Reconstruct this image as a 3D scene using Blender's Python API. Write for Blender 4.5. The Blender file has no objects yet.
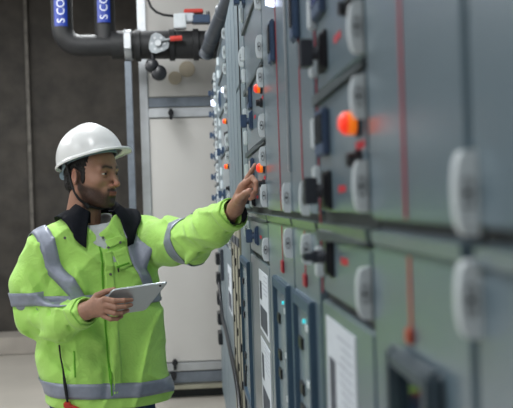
import bpy, bmesh, math, random
import numpy as np
from mathutils import Vector, Matrix, noise

random.seed(7)
D = bpy.data
SC = bpy.context.scene
COL = SC.collection

# ------------------------------------------------------------------ camera
FPX = 900.0
YAW, PITCH, ROLL = math.atan(69.5 / FPX), math.radians(0.19), math.radians(1.85)
CAM = Vector((-0.22, 0.0, 1.5))
_F0 = Vector((math.sin(YAW), math.cos(YAW), 0))
_R0 = Vector((math.cos(YAW), -math.sin(YAW), 0))
_F = (_F0 * math.cos(PITCH) - Vector((0, 0, 1)) * math.sin(PITCH)).normalized()
_U0 = _R0.cross(_F).normalized()
_R = _R0 * math.cos(ROLL) - _U0 * math.sin(ROLL)
_U = _U0 * math.cos(ROLL) + _R0 * math.sin(ROLL)
cam_data = D.cameras.new('camera')
cam_data.sensor_width = 36.0
cam_data.sensor_fit = 'HORIZONTAL'
cam_data.lens = 36.0 * FPX / 513.0
cam_data.clip_start = 0.02
cam_data.dof.use_dof = True
cam_data.dof.focus_distance = 3.15
cam_data.dof.aperture_fstop = 5.0
cam = D.objects.new('camera', cam_data)
COL.objects.link(cam)
m3 = Matrix((_R, _U, -_F)).transposed()
cam.matrix_world = Matrix.Translation(CAM) @ m3.to_4x4()
SC.camera = cam


def at(px, py, Y):
    """world point seen at photo position (px, py) on the plane y = Y"""
    d = _F + _R * ((px - 256.5) / FPX) + _U * ((204.0 - py) / FPX)
    return CAM + d * ((Y - CAM.y) / d.y)


def face_y(px, py=204.0, X=0.0):
    d = _F + _R * ((px - 256.5) / FPX) + _U * ((204.0 - py) / FPX)
    return (CAM + d * ((X - CAM.x) / d.x)).y


# ------------------------------------------------------------------ world, lights, exposure
w = D.worlds.new('world')
SC.world = w
w.use_nodes = True
w.node_tree.nodes['Background'].inputs[0].default_value = (0.75, 0.85, 1.0, 1)
w.node_tree.nodes['Background'].inputs[1].default_value = 0.3
SC.view_settings.view_transform = 'Standard'
SC.view_settings.look = 'None'
SC.view_settings.gamma = 1.0
SC.view_settings.exposure = 0.0


def area(name, loc, target, sx, sy, power, col):
    l = D.lights.new(name, 'AREA')
    l.shape = 'RECTANGLE'
    l.size, l.size_y = sx, sy
    l.energy = power
    l.color = col
    o = D.objects.new(name, l)
    COL.objects.link(o)
    o.location = loc
    o.rotation_euler = (Vector(target) - Vector(loc)).to_track_quat('-Z', 'Y').to_euler()
    return o


area('front_fill', (-4.6, 0.2, 2.1), (-0.8, 3.2, 1.4), 2.2, 1.8, 45, (0.95, 0.98, 1.0))  # added front fill from camera left, no window is modelled there
area('far_aisle_fill', (-2.6, 5.2, 3.55), (-0.4, 8.0, 1.2), 1.6, 1.2, 60, (1.0, 0.98, 0.96))  # added fill without a fixture, brightens the air handling unit


# ------------------------------------------------------------------ materials
def lin(c):
    c = c / 255.0
    return c / 12.92 if c <= 0.04045 else ((c + 0.055) / 1.055) ** 2.4


def rgb(r, g, b):
    return (lin(r), lin(g), lin(b), 1.0)


def mat(name, col, rough=0.5, metal=0.0, spec=0.5, noise_scale=0, noise_amt=0.0, bump=0.0, bump_scale=200,
        emit=None, emit_s=0.0, coat=0.0, sheen=0.0, detail=4):
    m = D.materials.new(name)
    m.use_nodes = True
    nt = m.node_tree
    b = nt.nodes['Principled BSDF']
    b.inputs['Base Color'].default_value = col
    b.inputs['Roughness'].default_value = rough
    b.inputs['Metallic'].default_value = metal
    b.inputs['Specular IOR Level'].default_value = spec
    b.inputs['Coat Weight'].default_value = coat
    b.inputs['Coat Roughness'].default_value = 0.24
    b.inputs['Sheen Weight'].default_value = sheen
    tc = nt.nodes.new('ShaderNodeTexCoord')
    if noise_scale:
        n = nt.nodes.new('ShaderNodeTexNoise')
        n.inputs['Scale'].default_value = noise_scale
        n.inputs['Detail'].default_value = detail
        nt.links.new(tc.outputs['Object'], n.inputs['Vector'])
        mx = nt.nodes.new('ShaderNodeMixRGB')
        mx.blend_type = 'MIX'
        lo = [max(0, c * (1 - noise_amt)) for c in col[:3]] + [1]
        hi = [min(1, c * (1 + noise_amt)) for c in col[:3]] + [1]
        mx.inputs[1].default_value = lo
        mx.inputs[2].default_value = hi
        cr = nt.nodes.new('ShaderNodeMapRange')
        cr.inputs[1].default_value = 0.3
        cr.inputs[2].default_value = 0.7
        nt.links.new(n.outputs['Fac'], cr.inputs[0])
        nt.links.new(cr.outputs[0], mx.inputs[0])
        nt.links.new(mx.outputs[0], b.inputs['Base Color'])
    if bump:
        n2 = nt.nodes.new('ShaderNodeTexNoise')
        n2.inputs['Scale'].default_value = bump_scale
        n2.inputs['Detail'].default_value = 3
        nt.links.new(tc.outputs['Object'], n2.inputs['Vector'])
        bp = nt.nodes.new('ShaderNodeBump')
        bp.inputs['Strength'].default_value = bump
        bp.inputs['Distance'].default_value = 0.01
        nt.links.new(n2.outputs['Fac'], bp.inputs['Height'])
        nt.links.new(bp.outputs[0], b.inputs['Normal'])
    if emit:
        b.inputs['Emission Color'].default_value = emit
        b.inputs['Emission Strength'].default_value = emit_s
    return m


M = {}
M['paint'] = mat('cabinet_paint', rgb(100, 121, 133), 0.36, spec=0.9, coat=1.0, noise_scale=3, noise_amt=0.06, bump=0.06, bump_scale=60)
M['paint_body'] = mat('cabinet_body_paint', rgb(112, 126, 134), 0.45, noise_scale=5, noise_amt=0.08)
M['gap'] = mat('dark_gap', rgb(42, 47, 50), 0.6, noise_scale=20, noise_amt=0.2)
M['rail'] = mat('polished_rail', rgb(150, 165, 160), 0.22, metal=0.75, noise_scale=20, noise_amt=0.05)
M['blue_frame'] = mat('blue_frame_paint', rgb(60, 84, 104), 0.4, noise_scale=10, noise_amt=0.12)
M['red_line'] = mat('red_mimic_tape', rgb(158, 44, 58), 0.45, noise_scale=14, noise_amt=0.08)
M['orange_line'] = mat('orange_tape', rgb(176, 84, 62), 0.45, noise_scale=14, noise_amt=0.08)
M['white_plastic'] = mat('white_plastic', rgb(214, 222, 226), 0.4, noise_scale=30, noise_amt=0.05)
M['black_plastic'] = mat('black_plastic', rgb(26, 28, 33), 0.35, noise_scale=30, noise_amt=0.2)
M['dark_grey'] = mat('dark_grey_plastic', rgb(52, 57, 66), 0.4, noise_scale=30, noise_amt=0.15)
M['blue_plastic'] = mat('slate_blue_plastic', rgb(58, 78, 106), 0.4, noise_scale=30, noise_amt=0.12)
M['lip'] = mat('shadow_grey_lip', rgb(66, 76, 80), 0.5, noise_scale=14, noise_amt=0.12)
M['slate'] = mat('slate_frame', rgb(66, 80, 90), 0.4, noise_scale=12, noise_amt=0.1)
M['glass'] = mat('meter_glass', rgb(20, 34, 44), 0.08, spec=0.8, noise_scale=9, noise_amt=0.3)
M['window_in'] = mat('window_inner_panel', rgb(128, 144, 152), 0.22, spec=0.7, noise_scale=8, noise_amt=0.1)
M['lamp_red'] = mat('red_lamp', rgb(235, 60, 30), 0.3, emit=rgb(255, 50, 26), emit_s=0.6, noise_scale=60, noise_amt=0.1)
M['lamp_orange'] = mat('orange_lamp', rgb(245, 130, 30), 0.3, emit=rgb(255, 120, 20), emit_s=0.5, noise_scale=60, noise_amt=0.1)
M['lamp_white'] = mat('white_lamp', rgb(235, 240, 255), 0.3, emit=rgb(215, 225, 255), emit_s=3.0, noise_scale=60, noise_amt=0.02)
M['green_glint'] = mat('green_reflection_glow', rgb(60, 160, 80), 0.3, emit=rgb(60, 200, 90), emit_s=0.4, noise_scale=60, noise_amt=0.05)  # glowing colour that stands for green reflections on the meter screen
M['cyan_light'] = mat('cyan_indicator', rgb(60, 200, 210), 0.3, emit=rgb(60, 220, 230), emit_s=0.8, noise_scale=60, noise_amt=0.05)
M['red_paint'] = mat('red_marking', rgb(200, 40, 55), 0.5, noise_scale=40, noise_amt=0.1)
M['sheet'] = mat('paper_sheet', rgb(205, 212, 220), 0.6, noise_scale=30, noise_amt=0.04)
M['sheet_ink'] = mat('sheet_print', rgb(150, 156, 168), 0.6, noise_scale=60, noise_amt=0.25)
M['sheet_dark'] = mat('sheet_photo_print', rgb(70, 76, 88), 0.6, noise_scale=40, noise_amt=0.4)
M['cream'] = mat('cream_cover', rgb(150, 148, 132), 0.5, noise_scale=12, noise_amt=0.1)
M['tarp'] = mat('dark_wall_sheeting', rgb(57, 53, 48), 0.7, noise_scale=4.5, noise_amt=0.4, bump=0.5, bump_scale=9, detail=8)
M['seam'] = mat('wall_seam', rgb(96, 92, 86), 0.6, noise_scale=14, noise_amt=0.35)
M['concrete'] = mat('concrete', rgb(158, 152, 144), 0.75, noise_scale=3, noise_amt=0.12, bump=0.15, bump_scale=30)
M['floor'] = mat('floor_coating', rgb(176, 171, 162), 0.35, noise_scale=1.3, noise_amt=0.1, bump=0.03, bump_scale=14)
M['wallpaint'] = mat('wall_paint', rgb(150, 150, 148), 0.8, noise_scale=2, noise_amt=0.05)
M['ceil'] = mat('ceiling_paint', rgb(120, 120, 120), 0.8, noise_scale=2, noise_amt=0.08)
M['ahu'] = mat('air_unit_panel', rgb(196, 194, 190), 0.5, noise_scale=1.6, noise_amt=0.05, bump=0.03, bump_scale=10)
M['alu'] = mat('aluminium', rgb(190, 193, 196), 0.38, metal=0.6, noise_scale=8, noise_amt=0.1)
M['strut'] = mat('galvanised_strut', rgb(120, 128, 138), 0.42, metal=0.4, noise_scale=25, noise_amt=0.12)
M['insul'] = mat('black_pipe_insulation', rgb(30, 31, 33), 0.6, noise_scale=7, noise_amt=0.3, bump=0.3, bump_scale=22)
M['conduit'] = mat('ribbed_grey_conduit', rgb(72, 78, 86), 0.5, noise_scale=12, noise_amt=0.15)
M['blue_label'] = mat('blue_pipe_label', rgb(16, 52, 150), 0.45, noise_scale=20, noise_amt=0.08)
M['white_ink'] = mat('white_lettering', rgb(225, 230, 240), 0.5, noise_scale=40, noise_amt=0.03)
M['cast'] = mat('cast_grey_metal', rgb(150, 156, 160), 0.4, metal=0.3, noise_scale=14, noise_amt=0.25)
M['red_lever'] = mat('red_lever_sleeve', rgb(205, 62, 50), 0.45, noise_scale=30, noise_amt=0.1)
M['tan'] = mat('tan_disc_surface', rgb(168, 158, 140), 0.7, noise_scale=14, noise_amt=0.06)
M['fixture'] = mat('fixture_housing', rgb(215, 215, 212), 0.5, noise_scale=4, noise_amt=0.03)
M['diffuser'] = mat('lamp_diffuser', rgb(240, 240, 240), 0.4, emit=(1.0, 0.98, 0.95, 1), emit_s=4.0, noise_scale=4, noise_amt=0.02)


# ------------------------------------------------------------------ mesh helpers
class MB:
    def __init__(s):
        s.v, s.f, s.m = [], [], []

    def add(s, vs, fs, mi=0):
        b = len(s.v)
        s.v += [tuple(v) for v in vs]
        s.f += [tuple(i + b for i in f) for f in fs]
        s.m += [mi] * len(fs)
        return s

    def box(s, x0, x1, y0, y1, z0, z1, mi=0, c=0.0):
        """box with optional chamfer c on all edges"""
        bm = bmesh.new()
        bmesh.ops.create_cube(bm, size=1)
        for v in bm.verts:
            v.co = Vector(((x0 + x1) / 2 + v.co.x * (x1 - x0), (y0 + y1) / 2 + v.co.y * (y1 - y0),
                           (z0 + z1) / 2 + v.co.z * (z1 - z0)))
        if c:
            c = min(c, 0.45 * min(abs(x1 - x0), abs(y1 - y0), abs(z1 - z0)))
            bmesh.ops.bevel(bm, geom=bm.edges[:], offset=c, segments=2, affect='EDGES')
        bm.verts.index_update()
        s.add([v.co for v in bm.verts], [[v.index for v in f.verts] for f in bm.faces], mi)
        bm.free()
        return s

    def cyl(s, p0, p1, r0, r1=None, n=20, mi=0, cap=True):
        r1 = r0 if r1 is None else r1
        return s.tube([p0, p1], [r0, r1], n, mi, cap)

    def tube(s, pts, rads, n=12, mi=0, cap=True):
        pts = [Vector(p) for p in pts]
        if not isinstance(rads, (list, tuple)):
            rads = [rads] * len(pts)
        vs, fs = [], []
        t0 = (pts[1] - pts[0]).normalized()
        ref = Vector((0, 0, 1)) if abs(t0.z) < 0.9 else Vector((1, 0, 0))
        u = t0.cross(ref).normalized()
        for i, p in enumerate(pts):
            t = (pts[min(i + 1, len(pts) - 1)] - pts[max(i - 1, 0)])
            t = t.normalized() if t.length > 1e-9 else t0
            u = (u - t * u.dot(t)).normalized()
            wv = t.cross(u)
            for k in range(n):
                a = 2 * math.pi * k / n
                vs.append(p + (u * math.cos(a) + wv * math.sin(a)) * rads[i])
        for i in range(len(pts) - 1):
            for k in range(n):
                fs.append((i * n + k, i * n + (k + 1) % n, (i + 1) * n + (k + 1) % n, (i + 1) * n + k))
        if cap:
            fs.append(tuple(range(n))[::-1])
            fs.append(tuple((len(pts) - 1) * n + k for k in range(n)))
        return s.add(vs, fs, mi)

    def prism(s, poly, d, mi=0):
        """poly: list of Vectors (planar), d: extrusion Vector"""
        n = len(poly)
        d = Vector(d)
        vs = [Vector(p) for p in poly] + [Vector(p) + d for p in poly]
        fs = [tuple(range(n))[::-1], tuple(range(n, 2 * n))]
        fs += [(i, (i + 1) % n, n + (i + 1) % n, n + i) for i in range(n)]
        return s.add(vs, fs, mi)

    def build(s, name, mats, parent=None, smooth=False, origin=None):
        me = D.meshes.new(name)
        off = origin if origin is not None else (ROOT.get(parent.name, Vector()) if parent else Vector())
        me.from_pydata([(v[0] - off[0], v[1] - off[1], v[2] - off[2]) for v in s.v], [], s.f)
        if not isinstance(mats, (list, tuple)):
            mats = [mats]
        for m in mats:
            me.materials.append(m)
        for p, mi in zip(me.polygons, s.m):
            p.material_index = mi
        bm = bmesh.new()
        bm.from_mesh(me)
        bmesh.ops.recalc_face_normals(bm, faces=bm.faces[:])
        bm.to_mesh(me)
        bm.free()
        if smooth:
            me.polygons.foreach_set('use_smooth', [True] * len(me.polygons))
            try:
                me.set_sharp_from_angle(angle=math.radians(40))
            except Exception:
                pass
        me.update()
        o = D.objects.new(name, me)
        COL.objects.link(o)
        if parent:
            o.parent = parent
            ROOT[o.name] = ROOT.get(parent.name, Vector())
        elif origin is not None:
            o.location = origin
            ROOT[o.name] = Vector(origin)
        return o


ROOT = {}


def thing(name, label, cat, loc, group=None):
    o = D.objects.new(name, None)
    o.empty_display_size = 0.05
    COL.objects.link(o)
    o.location = loc
    o['label'] = label
    o['category'] = cat
    if group:
        o['group'] = group
    ROOT[o.name] = Vector(loc)
    return o


def tag(o, label, cat, group=None, kind=None):
    o['label'] = label
    o['category'] = cat
    if group:
        o['group'] = group
    if kind:
        o['kind'] = kind
    return o


def struct(name, mb, m, smooth=False):
    o = mb.build(name, m, smooth=smooth)
    o['kind'] = 'structure'
    return o


# ------------------------------------------------------------------ room shell
WX0, WX1, WY0, WY1, WZ = -5.2, 1.3, -3.0, 9.9, 3.8
struct('floor', MB().box(WX0, WX1, WY0, WY1, -0.1, 0.0), M['floor'])
struct('ceiling', MB().box(WX0, WX1, WY0, WY1, WZ, WZ + 0.1), M['ceil'])
struct('wall_left', MB().box(WX0 - 0.1, WX0, WY0, WY1, 0, WZ), M['wallpaint'])
struct('wall_right', MB().box(WX1, WX1 + 0.1, WY0, WY1, 0, WZ), M['wallpaint'])
struct('wall_front', MB().box(WX0, WX1, WY0 - 0.1, WY0, 0, WZ), M['wallpaint'])


def back_wall():
    # crinkled dark sheeting: a wavy grid in front of a slab
    mb = MB().box(WX0, WX1, WY1, WY1 + 0.1, 0, WZ)
    nx, nz = 130, 60
    vs, fs = [], []
    for j in range(nz + 1):
        for i in range(nx + 1):
            x = WX0 + 0.002 + (WX1 - WX0 - 0.004) * i / nx
            z = 0.002 + (WZ - 0.004) * j / nz
            d = 0.02 + 0.018 * noise.noise(Vector((x * 1.6, 0, z * 5.5))) + 0.012 * noise.noise(Vector((x * 5, 3, z * 9)))
            vs.append((x, WY1 - abs(d), z))
    for j in range(nz):
        for i in range(nx):
            a = j * (nx + 1) + i
            fs.append((a, a + 1, a + nx + 2, a + nx + 1))
    mb.add(vs, fs)
    return struct('wall_back', mb, M['tarp'], smooth=True)


back_wall()
struct('trim_1', MB().box(WX0, 1.3, 9.4, 9.9, 0, 0.18, c=0.01), M['concrete'])
k = 2
for px in (30, -60):
    p = at(px, 150, 9.83)
    struct('trim_%d' % k, MB().box(p.x - 0.018, p.x + 0.018, 9.81, 9.84, 0.19, 3.78), M['seam'])
    k += 1


# ------------------------------------------------------------------ ceiling lights
FIX = [(-3.6, -1.2), (-0.9, -1.2), (-3.6, 1.6), (-0.9, 1.6), (-3.6, 4.4), (-0.9, 4.4), (-3.6, 7.2), (-0.9, 7.2)]
for i, (x, y) in enumerate(FIX):
    side = 'near the left wall' if x < -3 else 'over the aisle'
    row = {-1.2: 'behind the camera', 1.6: 'just ahead of the camera', 4.4: 'above and beyond the worker', 7.2: 'before the dark back wall'}[y]
    t = thing('ceiling_light', 'long recessed white ceiling light %s, %s' % (side, row), 'light', (x, y, WZ), 'ceiling lights')
    MB().box(x - 0.16, x + 0.16, y - 0.65, y + 0.65, WZ - 0.07, WZ - 0.001, c=0.01).build('housing', M['fixture'], t)
    MB().box(x - 0.13, x + 0.13, y - 0.61, y + 0.61, WZ - 0.082, WZ - 0.071).build('diffuser', M['diffuser'], t)
    l = D.lights.new('ceiling_lamp', 'AREA')
    l.shape = 'RECTANGLE'
    l.size, l.size_y = 0.26, 1.22
    l.energy = {-1.2: 14, 1.6: 26, 4.4: 60, 7.2: 40}[y]
    l.color = (0.95, 0.985, 1.0)
    lo = D.objects.new('ceiling_lamp', l)
    COL.objects.link(lo)
    lo.parent = t
    lo.location = (0, 0, -0.095)

# ------------------------------------------------------------------ switchgear cabinets
TOP = 2.42
SEAM0, SEAM1 = 1.442, 1.474


def slab(t, name, y0, y1, z0, z1, m, x0=0.0, x1=0.02, c=0.003):
    return MB().box(x0, x1, y0, y1, z0, z1, c=c).build(name, m, t, smooth=True)


def hinge(par, y, zc, h=0.064):
    # D shaped white hinge standing proud of the door edge, pin recess towards the aisle end
    poly, th = [], 0.013
    n = 12
    poly.append(Vector((0.0, y, zc - h / 2)))
    for i in range(n + 1):
        a = -math.pi / 2 + math.pi * i / n
        poly.append(Vector((-0.005 - 0.0125 * max(0, math.cos(a)) ** 0.5, y, zc + math.sin(a) * h * 0.5)))
    poly.append(Vector((0.0, y, zc + h / 2)))
    o = MB().prism(poly, (0, th, 0)).build('hinge', M['white_plastic'], par)
    mb2 = MB()
    loop = [(-0.0085 + 0.0042 * math.cos(a), y - 0.0008, zc + 0.012 * math.sin(a)) for a in
            [2 * math.pi * i / 16 for i in range(17)]]
    mb2.tube(loop, 0.0011, 6, cap=False)
    mb2.build('hinge_ring', M['cast'], par)
    MB().cyl((-0.0085, y + 0.001, zc), (-0.0085, y - 0.0015, zc), 0.0025, n=10).build('hinge_pin', M['dark_grey'], par)
    return o


def rotary_handle(door, y, z, m, ml, lever_down=False):
    mb = MB().box(-0.006, 0.0, y - 0.045, y + 0.03, z - 0.031, z + 0.031, c=0.003)
    mb.box(-0.0105, -0.0055, y - 0.034, y + 0.0, z - 0.026, z + 0.026, c=0.002)
    mb.build('handle_plate', m, door, smooth=True)
    mb = MB()
    mb.cyl((-0.004, y + 0.0, z), (-0.02, y, z), 0.012, 0.010, 16)
    if lever_down:
        mb.box(-0.042, -0.02, y - 0.004, y + 0.03, z - 0.006, z + 0.006, c=0.003)
        mb.box(-0.03, -0.010, y - 0.006, y + 0.006, z - 0.01, z + 0.01, c=0.003)
    else:
        mb.box(-0.037, -0.017, y - 0.010, y + 0.024, z - 0.021, z + 0.021, c=0.002)
    mb.build('handle', ml, door, smooth=True)


def lamp(door, y, z, s=1.0):
    mb = MB()
    mb.cyl((0.0, y, z), (-0.006, y, z), 0.014 * s, n=20, mi=2)
    mb.tube([(-0.005, y, z), (-0.013 * s, y, z), (-0.0165 * s, y, z), (-0.021 * s, y, z)], [0.0115 * s, 0.0118 * s, 0.0112 * s, 0.006 * s], 20, mi=0)
    o = mb.build('indicator_lamp', [M['lamp_red'], M['lamp_orange'], M['dark_grey']], door, smooth=True)
    # faces turned to the near side carry the orange half of the lens
    for p in o.data.polygons:
        if p.material_index == 0 and p.center.x + ROOT[o.name].x > -0.0145 * s:
            p.material_index = 1
    return o


def button(door, y, z, m=None):
    mb = MB().cyl((0.0, y, z), (-0.008, y, z), 0.013, n=16)
    mb.cyl((-0.008, y, z), (-0.018, y, z), 0.0095, 0.009, 16)
    mb.build('push_button', m or M['black_plastic'], door, smooth=True)


def marks(door, y0, y1, z, n=3):
    mb = MB()
    wd = (y1 - y0) / n
    for i in range(n):
        mb.box(-0.0012, 0.0, y0 + i * wd, y0 + (i + 0.7) * wd, z - 0.004 - 0.001 * (i % 2), z + 0.005)
    mb.build('red_marking', M['red_paint'], door)


def meter(door, y0, y1, z0, z1, blue=True):
    MB().box(-0.011, 0.0, y0, y1, z0, z1, c=0.003).build('meter', M['blue_plastic' if blue else 'dark_grey'], door, smooth=True)
    MB().box(-0.0125, -0.0105, y0 + 0.008, y1 - 0.008, z0 + 0.02, z1 - 0.008).build('meter_glass', M['glass'], door)


def red_line(t, y, z0, z1, m, wd=0.0065):
    return MB().box(-0.0014, 0.0002, y - wd / 2, y + wd / 2, z0, z1).build('mimic_line', m, t)


def base(name_label, y0, y1):
    t = thing('switchgear_cabinet', name_label, 'electrical cabinet', (0.3, (y0 + y1) / 2, 0), 'row of switchgear cabinets')
    MB().box(0.021, 0.6, y0, y1, 0.08, TOP, c=0.004).build('body', M['paint_body'], t)
    MB().box(0.04, 0.58, y0 + 0.003, y1 - 0.003, 0.0, 0.08).build('plinth', M['gap'], t)
    # recess behind door joints and the bright gutter rail between the two door tiers
    MB().box(0.012, 0.0208, y0 + 0.001, y1 - 0.001, 0.1, TOP - 0.02).build('joint_recess', M['gap'], t)
    mb = MB().prism([Vector((0.012, y0 + 0.012, SEAM0 + 0.003)), Vector((-0.003, y0 + 0.012, SEAM0 + 0.003)),
                     Vector((-0.0055, y0 + 0.012, SEAM0 + 0.018)), Vector((0.012, y0 + 0.012, SEAM0 + 0.021))],
                    (0, y1 - y0 - 0.03, 0))
    mb.build('gutter_rail', M['paint' if y0 < 1.0 else 'rail'], t)
    return t


def strips(door, y, z0, z1):
    z = z0 + 0.03
    while z + 0.055 < z1:
        MB().box(-0.014, 0.0, y - 0.016, y + 0.004, z, z + 0.05, c=0.003).build('latch_strip', M['white_plastic'], door, smooth=True)
        z += 0.078


def unit(t, y0, y1, z0, z1, hz, bz, lz, mz, hm='black_plastic', yl=None, grey_frac=0.33, handle_y=None, s=1.0, mk=True,
         lever=False):
    """one withdrawable unit door with its operating gear"""
    d = slab(t, 'unit_door', y0 + 0.004, y1 - 0.034, z0 + 0.006, z1 - 0.012, M['paint'])
    ya_, yb_ = y0 + 0.01, y1 - 0.03
    MB().prism([Vector((-0.003, ya_, z1 - 0.007)), Vector((-0.010, yb_, z1 - 0.016)), Vector((-0.010, yb_, z1 + 0.001)), Vector((-0.003, ya_, z1 - 0.003))],
               (0.02, 0, 0)).build('door_lip', M['lip'], t)
    W = y1 - y0
    hy = handle_y or (y1 - 0.105)
    by = yl or (y0 + 0.14)
    hinge(d, y0 + 0.005, z0 + 0.04)
    if z1 - z0 > 0.15:
        hinge(d, y0 + 0.005, z1 - 0.045, 0.054)
    if hz:
        rotary_handle(d, hy, hz, M[hm], M['dark_grey' if hm == 'black_plastic' else hm], lever)
        if mk:
            marks(d, hy - 0.16, hy - 0.10, hz, 2)
    for b in bz:
        button(d, by, b)
    for l in lz:
        lamp(d, by, l, s)
        if mk:
            marks(d, by - 0.03, by + 0.03, l - 0.028)
            marks(d, by - 0.02, by + 0.03, l + 0.024)
    if mz:
        meter(d, hy - 0.04, hy + 0.05, mz[0], mz[1])
    strips(d, y1 - 0.036, z0, z1)
    return d


def sheet(door, y0, y1, z0, z1, seed=0):
    MB().box(-0.0015, 0.0, y0, y1, z0, z1).build('notice_sheet', M['sheet'], door)
    mb = MB()
    r = random.Random(seed)
    H = z1 - z0
    W = y1 - y0
    z = z1 - 0.05 * H
    while z > z0 + 0.66 * H:
        mb.box(-0.0022, -0.0012, y0 + 0.1 * W, y1 - (0.4 + 0.2 * r.random()) * W, z - 0.002, z)
        z -= 0.013
    mb.box(-0.0022, -0.0012, y1 - 0.32 * W, y1 - 0.1 * W, z0 + 0.52 * H, z0 + 0.82 * H, 1)
    mb.box(-0.0022, -0.0012, y0 + 0.15 * W, y1 - 0.1 * W, z0 + 0.06 * H, z0 + 0.42 * H, 1)
    mb.build('printed_block', [M['sheet_ink'], M['sheet_dark']], door)


def framed_window(t, y0, y1, z0, z1, seed=0, cyan=True):
    d = MB()
    fw = 0.028
    d.box(-0.012, 0.004, y0, y0 + fw, z0, z1, c=0.003)
    d.box(-0.012, 0.004, y1 - fw, y1, z0, z1, c=0.003)
    d.box(-0.0115, 0.0035, y0 + fw * 0.8, y1 - fw * 0.8, z1 - fw, z1 - 0.0005, c=0.003)
    d.box(-0.0115, 0.0035, y0 + fw * 0.8, y1 - fw * 0.8, z0 + 0.0005, z0 + fw, c=0.003)
    f = d.build('window_frame', M['blue_frame'], t, smooth=True)
    MB().box(-0.002, 0.002, y0 + fw, y1 - fw, z0 + fw, z1 - fw).build('window_panel', M['window_in'], f)
    mb = MB()
    r = random.Random(seed)
    yy = y1 - 0.075
    for zz in (z1 - 0.10, z1 - 0.19, z1 - 0.235, z1 - 0.40, z1 - 0.45):
        MB().box(-0.007, -0.002, yy - 0.03, yy + 0.02, zz - 0.013, zz + 0.013, c=0.002).build('breaker_switch', M['black_plastic'], f)
    mb = MB()
    for i in range(5):
        zz = z1 - 0.05 - 0.1 * i - 0.02 * r.random()
        MB().box(-0.004, -0.002, y0 + 0.07, y0 + 0.12, zz - 0.012, zz).build('rating_plate', M['white_plastic'], f)
    if cyan:
        yb = y0 + 0.14
        MB().cyl((-0.002, yb, z1 - 0.052), (-0.006, yb, z1 - 0.052), 0.004, n=12).build('status_light', M['cyan_light'], f)
    # curved lead under the breakers
    pts = [(-0.006, y1 - 0.07 + 0.03 * math.sin(q * 3), z1 - 0.47 - 0.16 * q) for q in [i / 10 for i in range(11)]]
    MB().tube(pts, 0.004, 8).build('lead', M['dark_grey'], f, smooth=True)


R1, R2, R3, R4 = SEAM1, 1.668, 1.885, 2.10
UP = [(R1, R2), (R2, R3), (R3, R4), (R4, TOP - 0.02)]

# -- B0 closest, partly out of the frame
t = base('blurred plain grey switchgear cabinet at the right edge, closest to the camera', 0.10, 0.684)
d = slab(t, 'upper_door', 0.104, 0.680, SEAM1, TOP - 0.02, M['paint'])
d2 = slab(t, 'lower_door', 0.104, 0.680, 0.1, SEAM0, M['paint'])
hinge(d, 0.666, 1.501, 0.066)
hinge(d, 0.666, 2.2, 0.066)
hinge(d2, 0.666, 1.42, 0.06)
# -- B1 wide panel with one red line and a meter
y0, y1 = 0.690, 1.068
t = base('near grey cabinet with one red line ending above a dark meter', y0, y1)
d = slab(t, 'upper_door', y0 + 0.004, y1 - 0.003, SEAM1, TOP - 0.02, M['paint'])
d2 = slab(t, 'lower_door', y0 + 0.004, y1 - 0.003, 0.1, SEAM0, M['paint'])
red_line(t, face_y(406), SEAM1 + 0.003, TOP - 0.03, M['red_line'], 0.0075)
yl = face_y(411, 300)
red_line(t, yl, 1.366, SEAM0 - 0.002, M['orange_line'], 0.0075)
MB().box(-0.006, 0.0, yl - 0.009, yl + 0.009, 1.352, 1.368, c=0.002).build('line_end', M['orange_line'], t)
f = MB()
my0, my1, mz0, mz1 = face_y(445, 372), face_y(383, 345, -0.017), 1.06, 1.344
f.box(-0.017, 0.0, my0, my0 + 0.025, mz0, mz1, c=0.005)
f.box(-0.017, 0.0, my1 - 0.025, my1, mz0, mz1, c=0.005)
f.box(-0.0165, 0.0, my0 + 0.02, my1 - 0.02, mz1 - 0.022, mz1 - 0.0005, c=0.005)
f.box(-0.0165, 0.0, my0 + 0.02, my1 - 0.02, mz0 + 0.0005, mz0 + 0.03, c=0.005)
f = f.build('meter_frame', M['slate'], d2, smooth=True)
MB().box(-0.006, 0.0, my0 + 0.024, my1 - 0.024, mz0 + 0.028, mz1 - 0.02).build('meter_screen', M['glass'], d2)
mb = MB()
for (ya, za) in ((my1 - 0.06, mz1 - 0.07), (my1 - 0.065, mz1 - 0.105), (my1 - 0.075, mz1 - 0.165)):
    mb.box(-0.008, -0.006, ya - 0.03, ya + 0.015, za - 0.007, za + 0.005)
mb.build('green_reflection', M['green_glint'], d2)  # green reflections on the dark screen, put in as glowing bars
MB().cyl((-0.006, my1 - 0.13, mz1 - 0.075), (-0.009, my1 - 0.13, mz1 - 0.075), 0.009, n=14).build('pale_reflection', M['window_in'], d2)  # pale disc put in for a white reflection on the screen

# -- B2 drawer units, nearest
y0, y1 = 1.074, 1.500
t = base('nearest cabinet of stacked unit doors with black rotary handles and one glowing red lamp', y0, y1)
unit(t, y0, y1, R1, R2, 1.513, [1.548], [1.594], (1.567, 1.64), yl=face_y(348.5, 124, -0.014), s=1.25)
unit(t, y0, y1, R2, R3, 1.728, [1.744, 1.768], [1.84], (1.785, 1.86), yl=face_y(343, 20, -0.012), s=1.25)
unit(t, y0, y1, R3, R4, 1.94, [1.97], [2.02], (1.99, 2.08))
unit(t, y0, y1, R4, TOP - 0.02, 2.17, [2.21], [2.25], None)
unit(t, y0, y1, 1.343, SEAM0 + 0.006, 1.41, [], [], None, lever=True)
d = slab(t, 'lower_door', y0 + 0.004, y1 - 0.012, 0.1, 1.334, M['paint'])
sheet(d, face_y(356, 350), face_y(328, 350), 0.97, 1.312, 1)
red_line(t, 1.476, 1.345, TOP - 0.03, M['red_line'])

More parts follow.
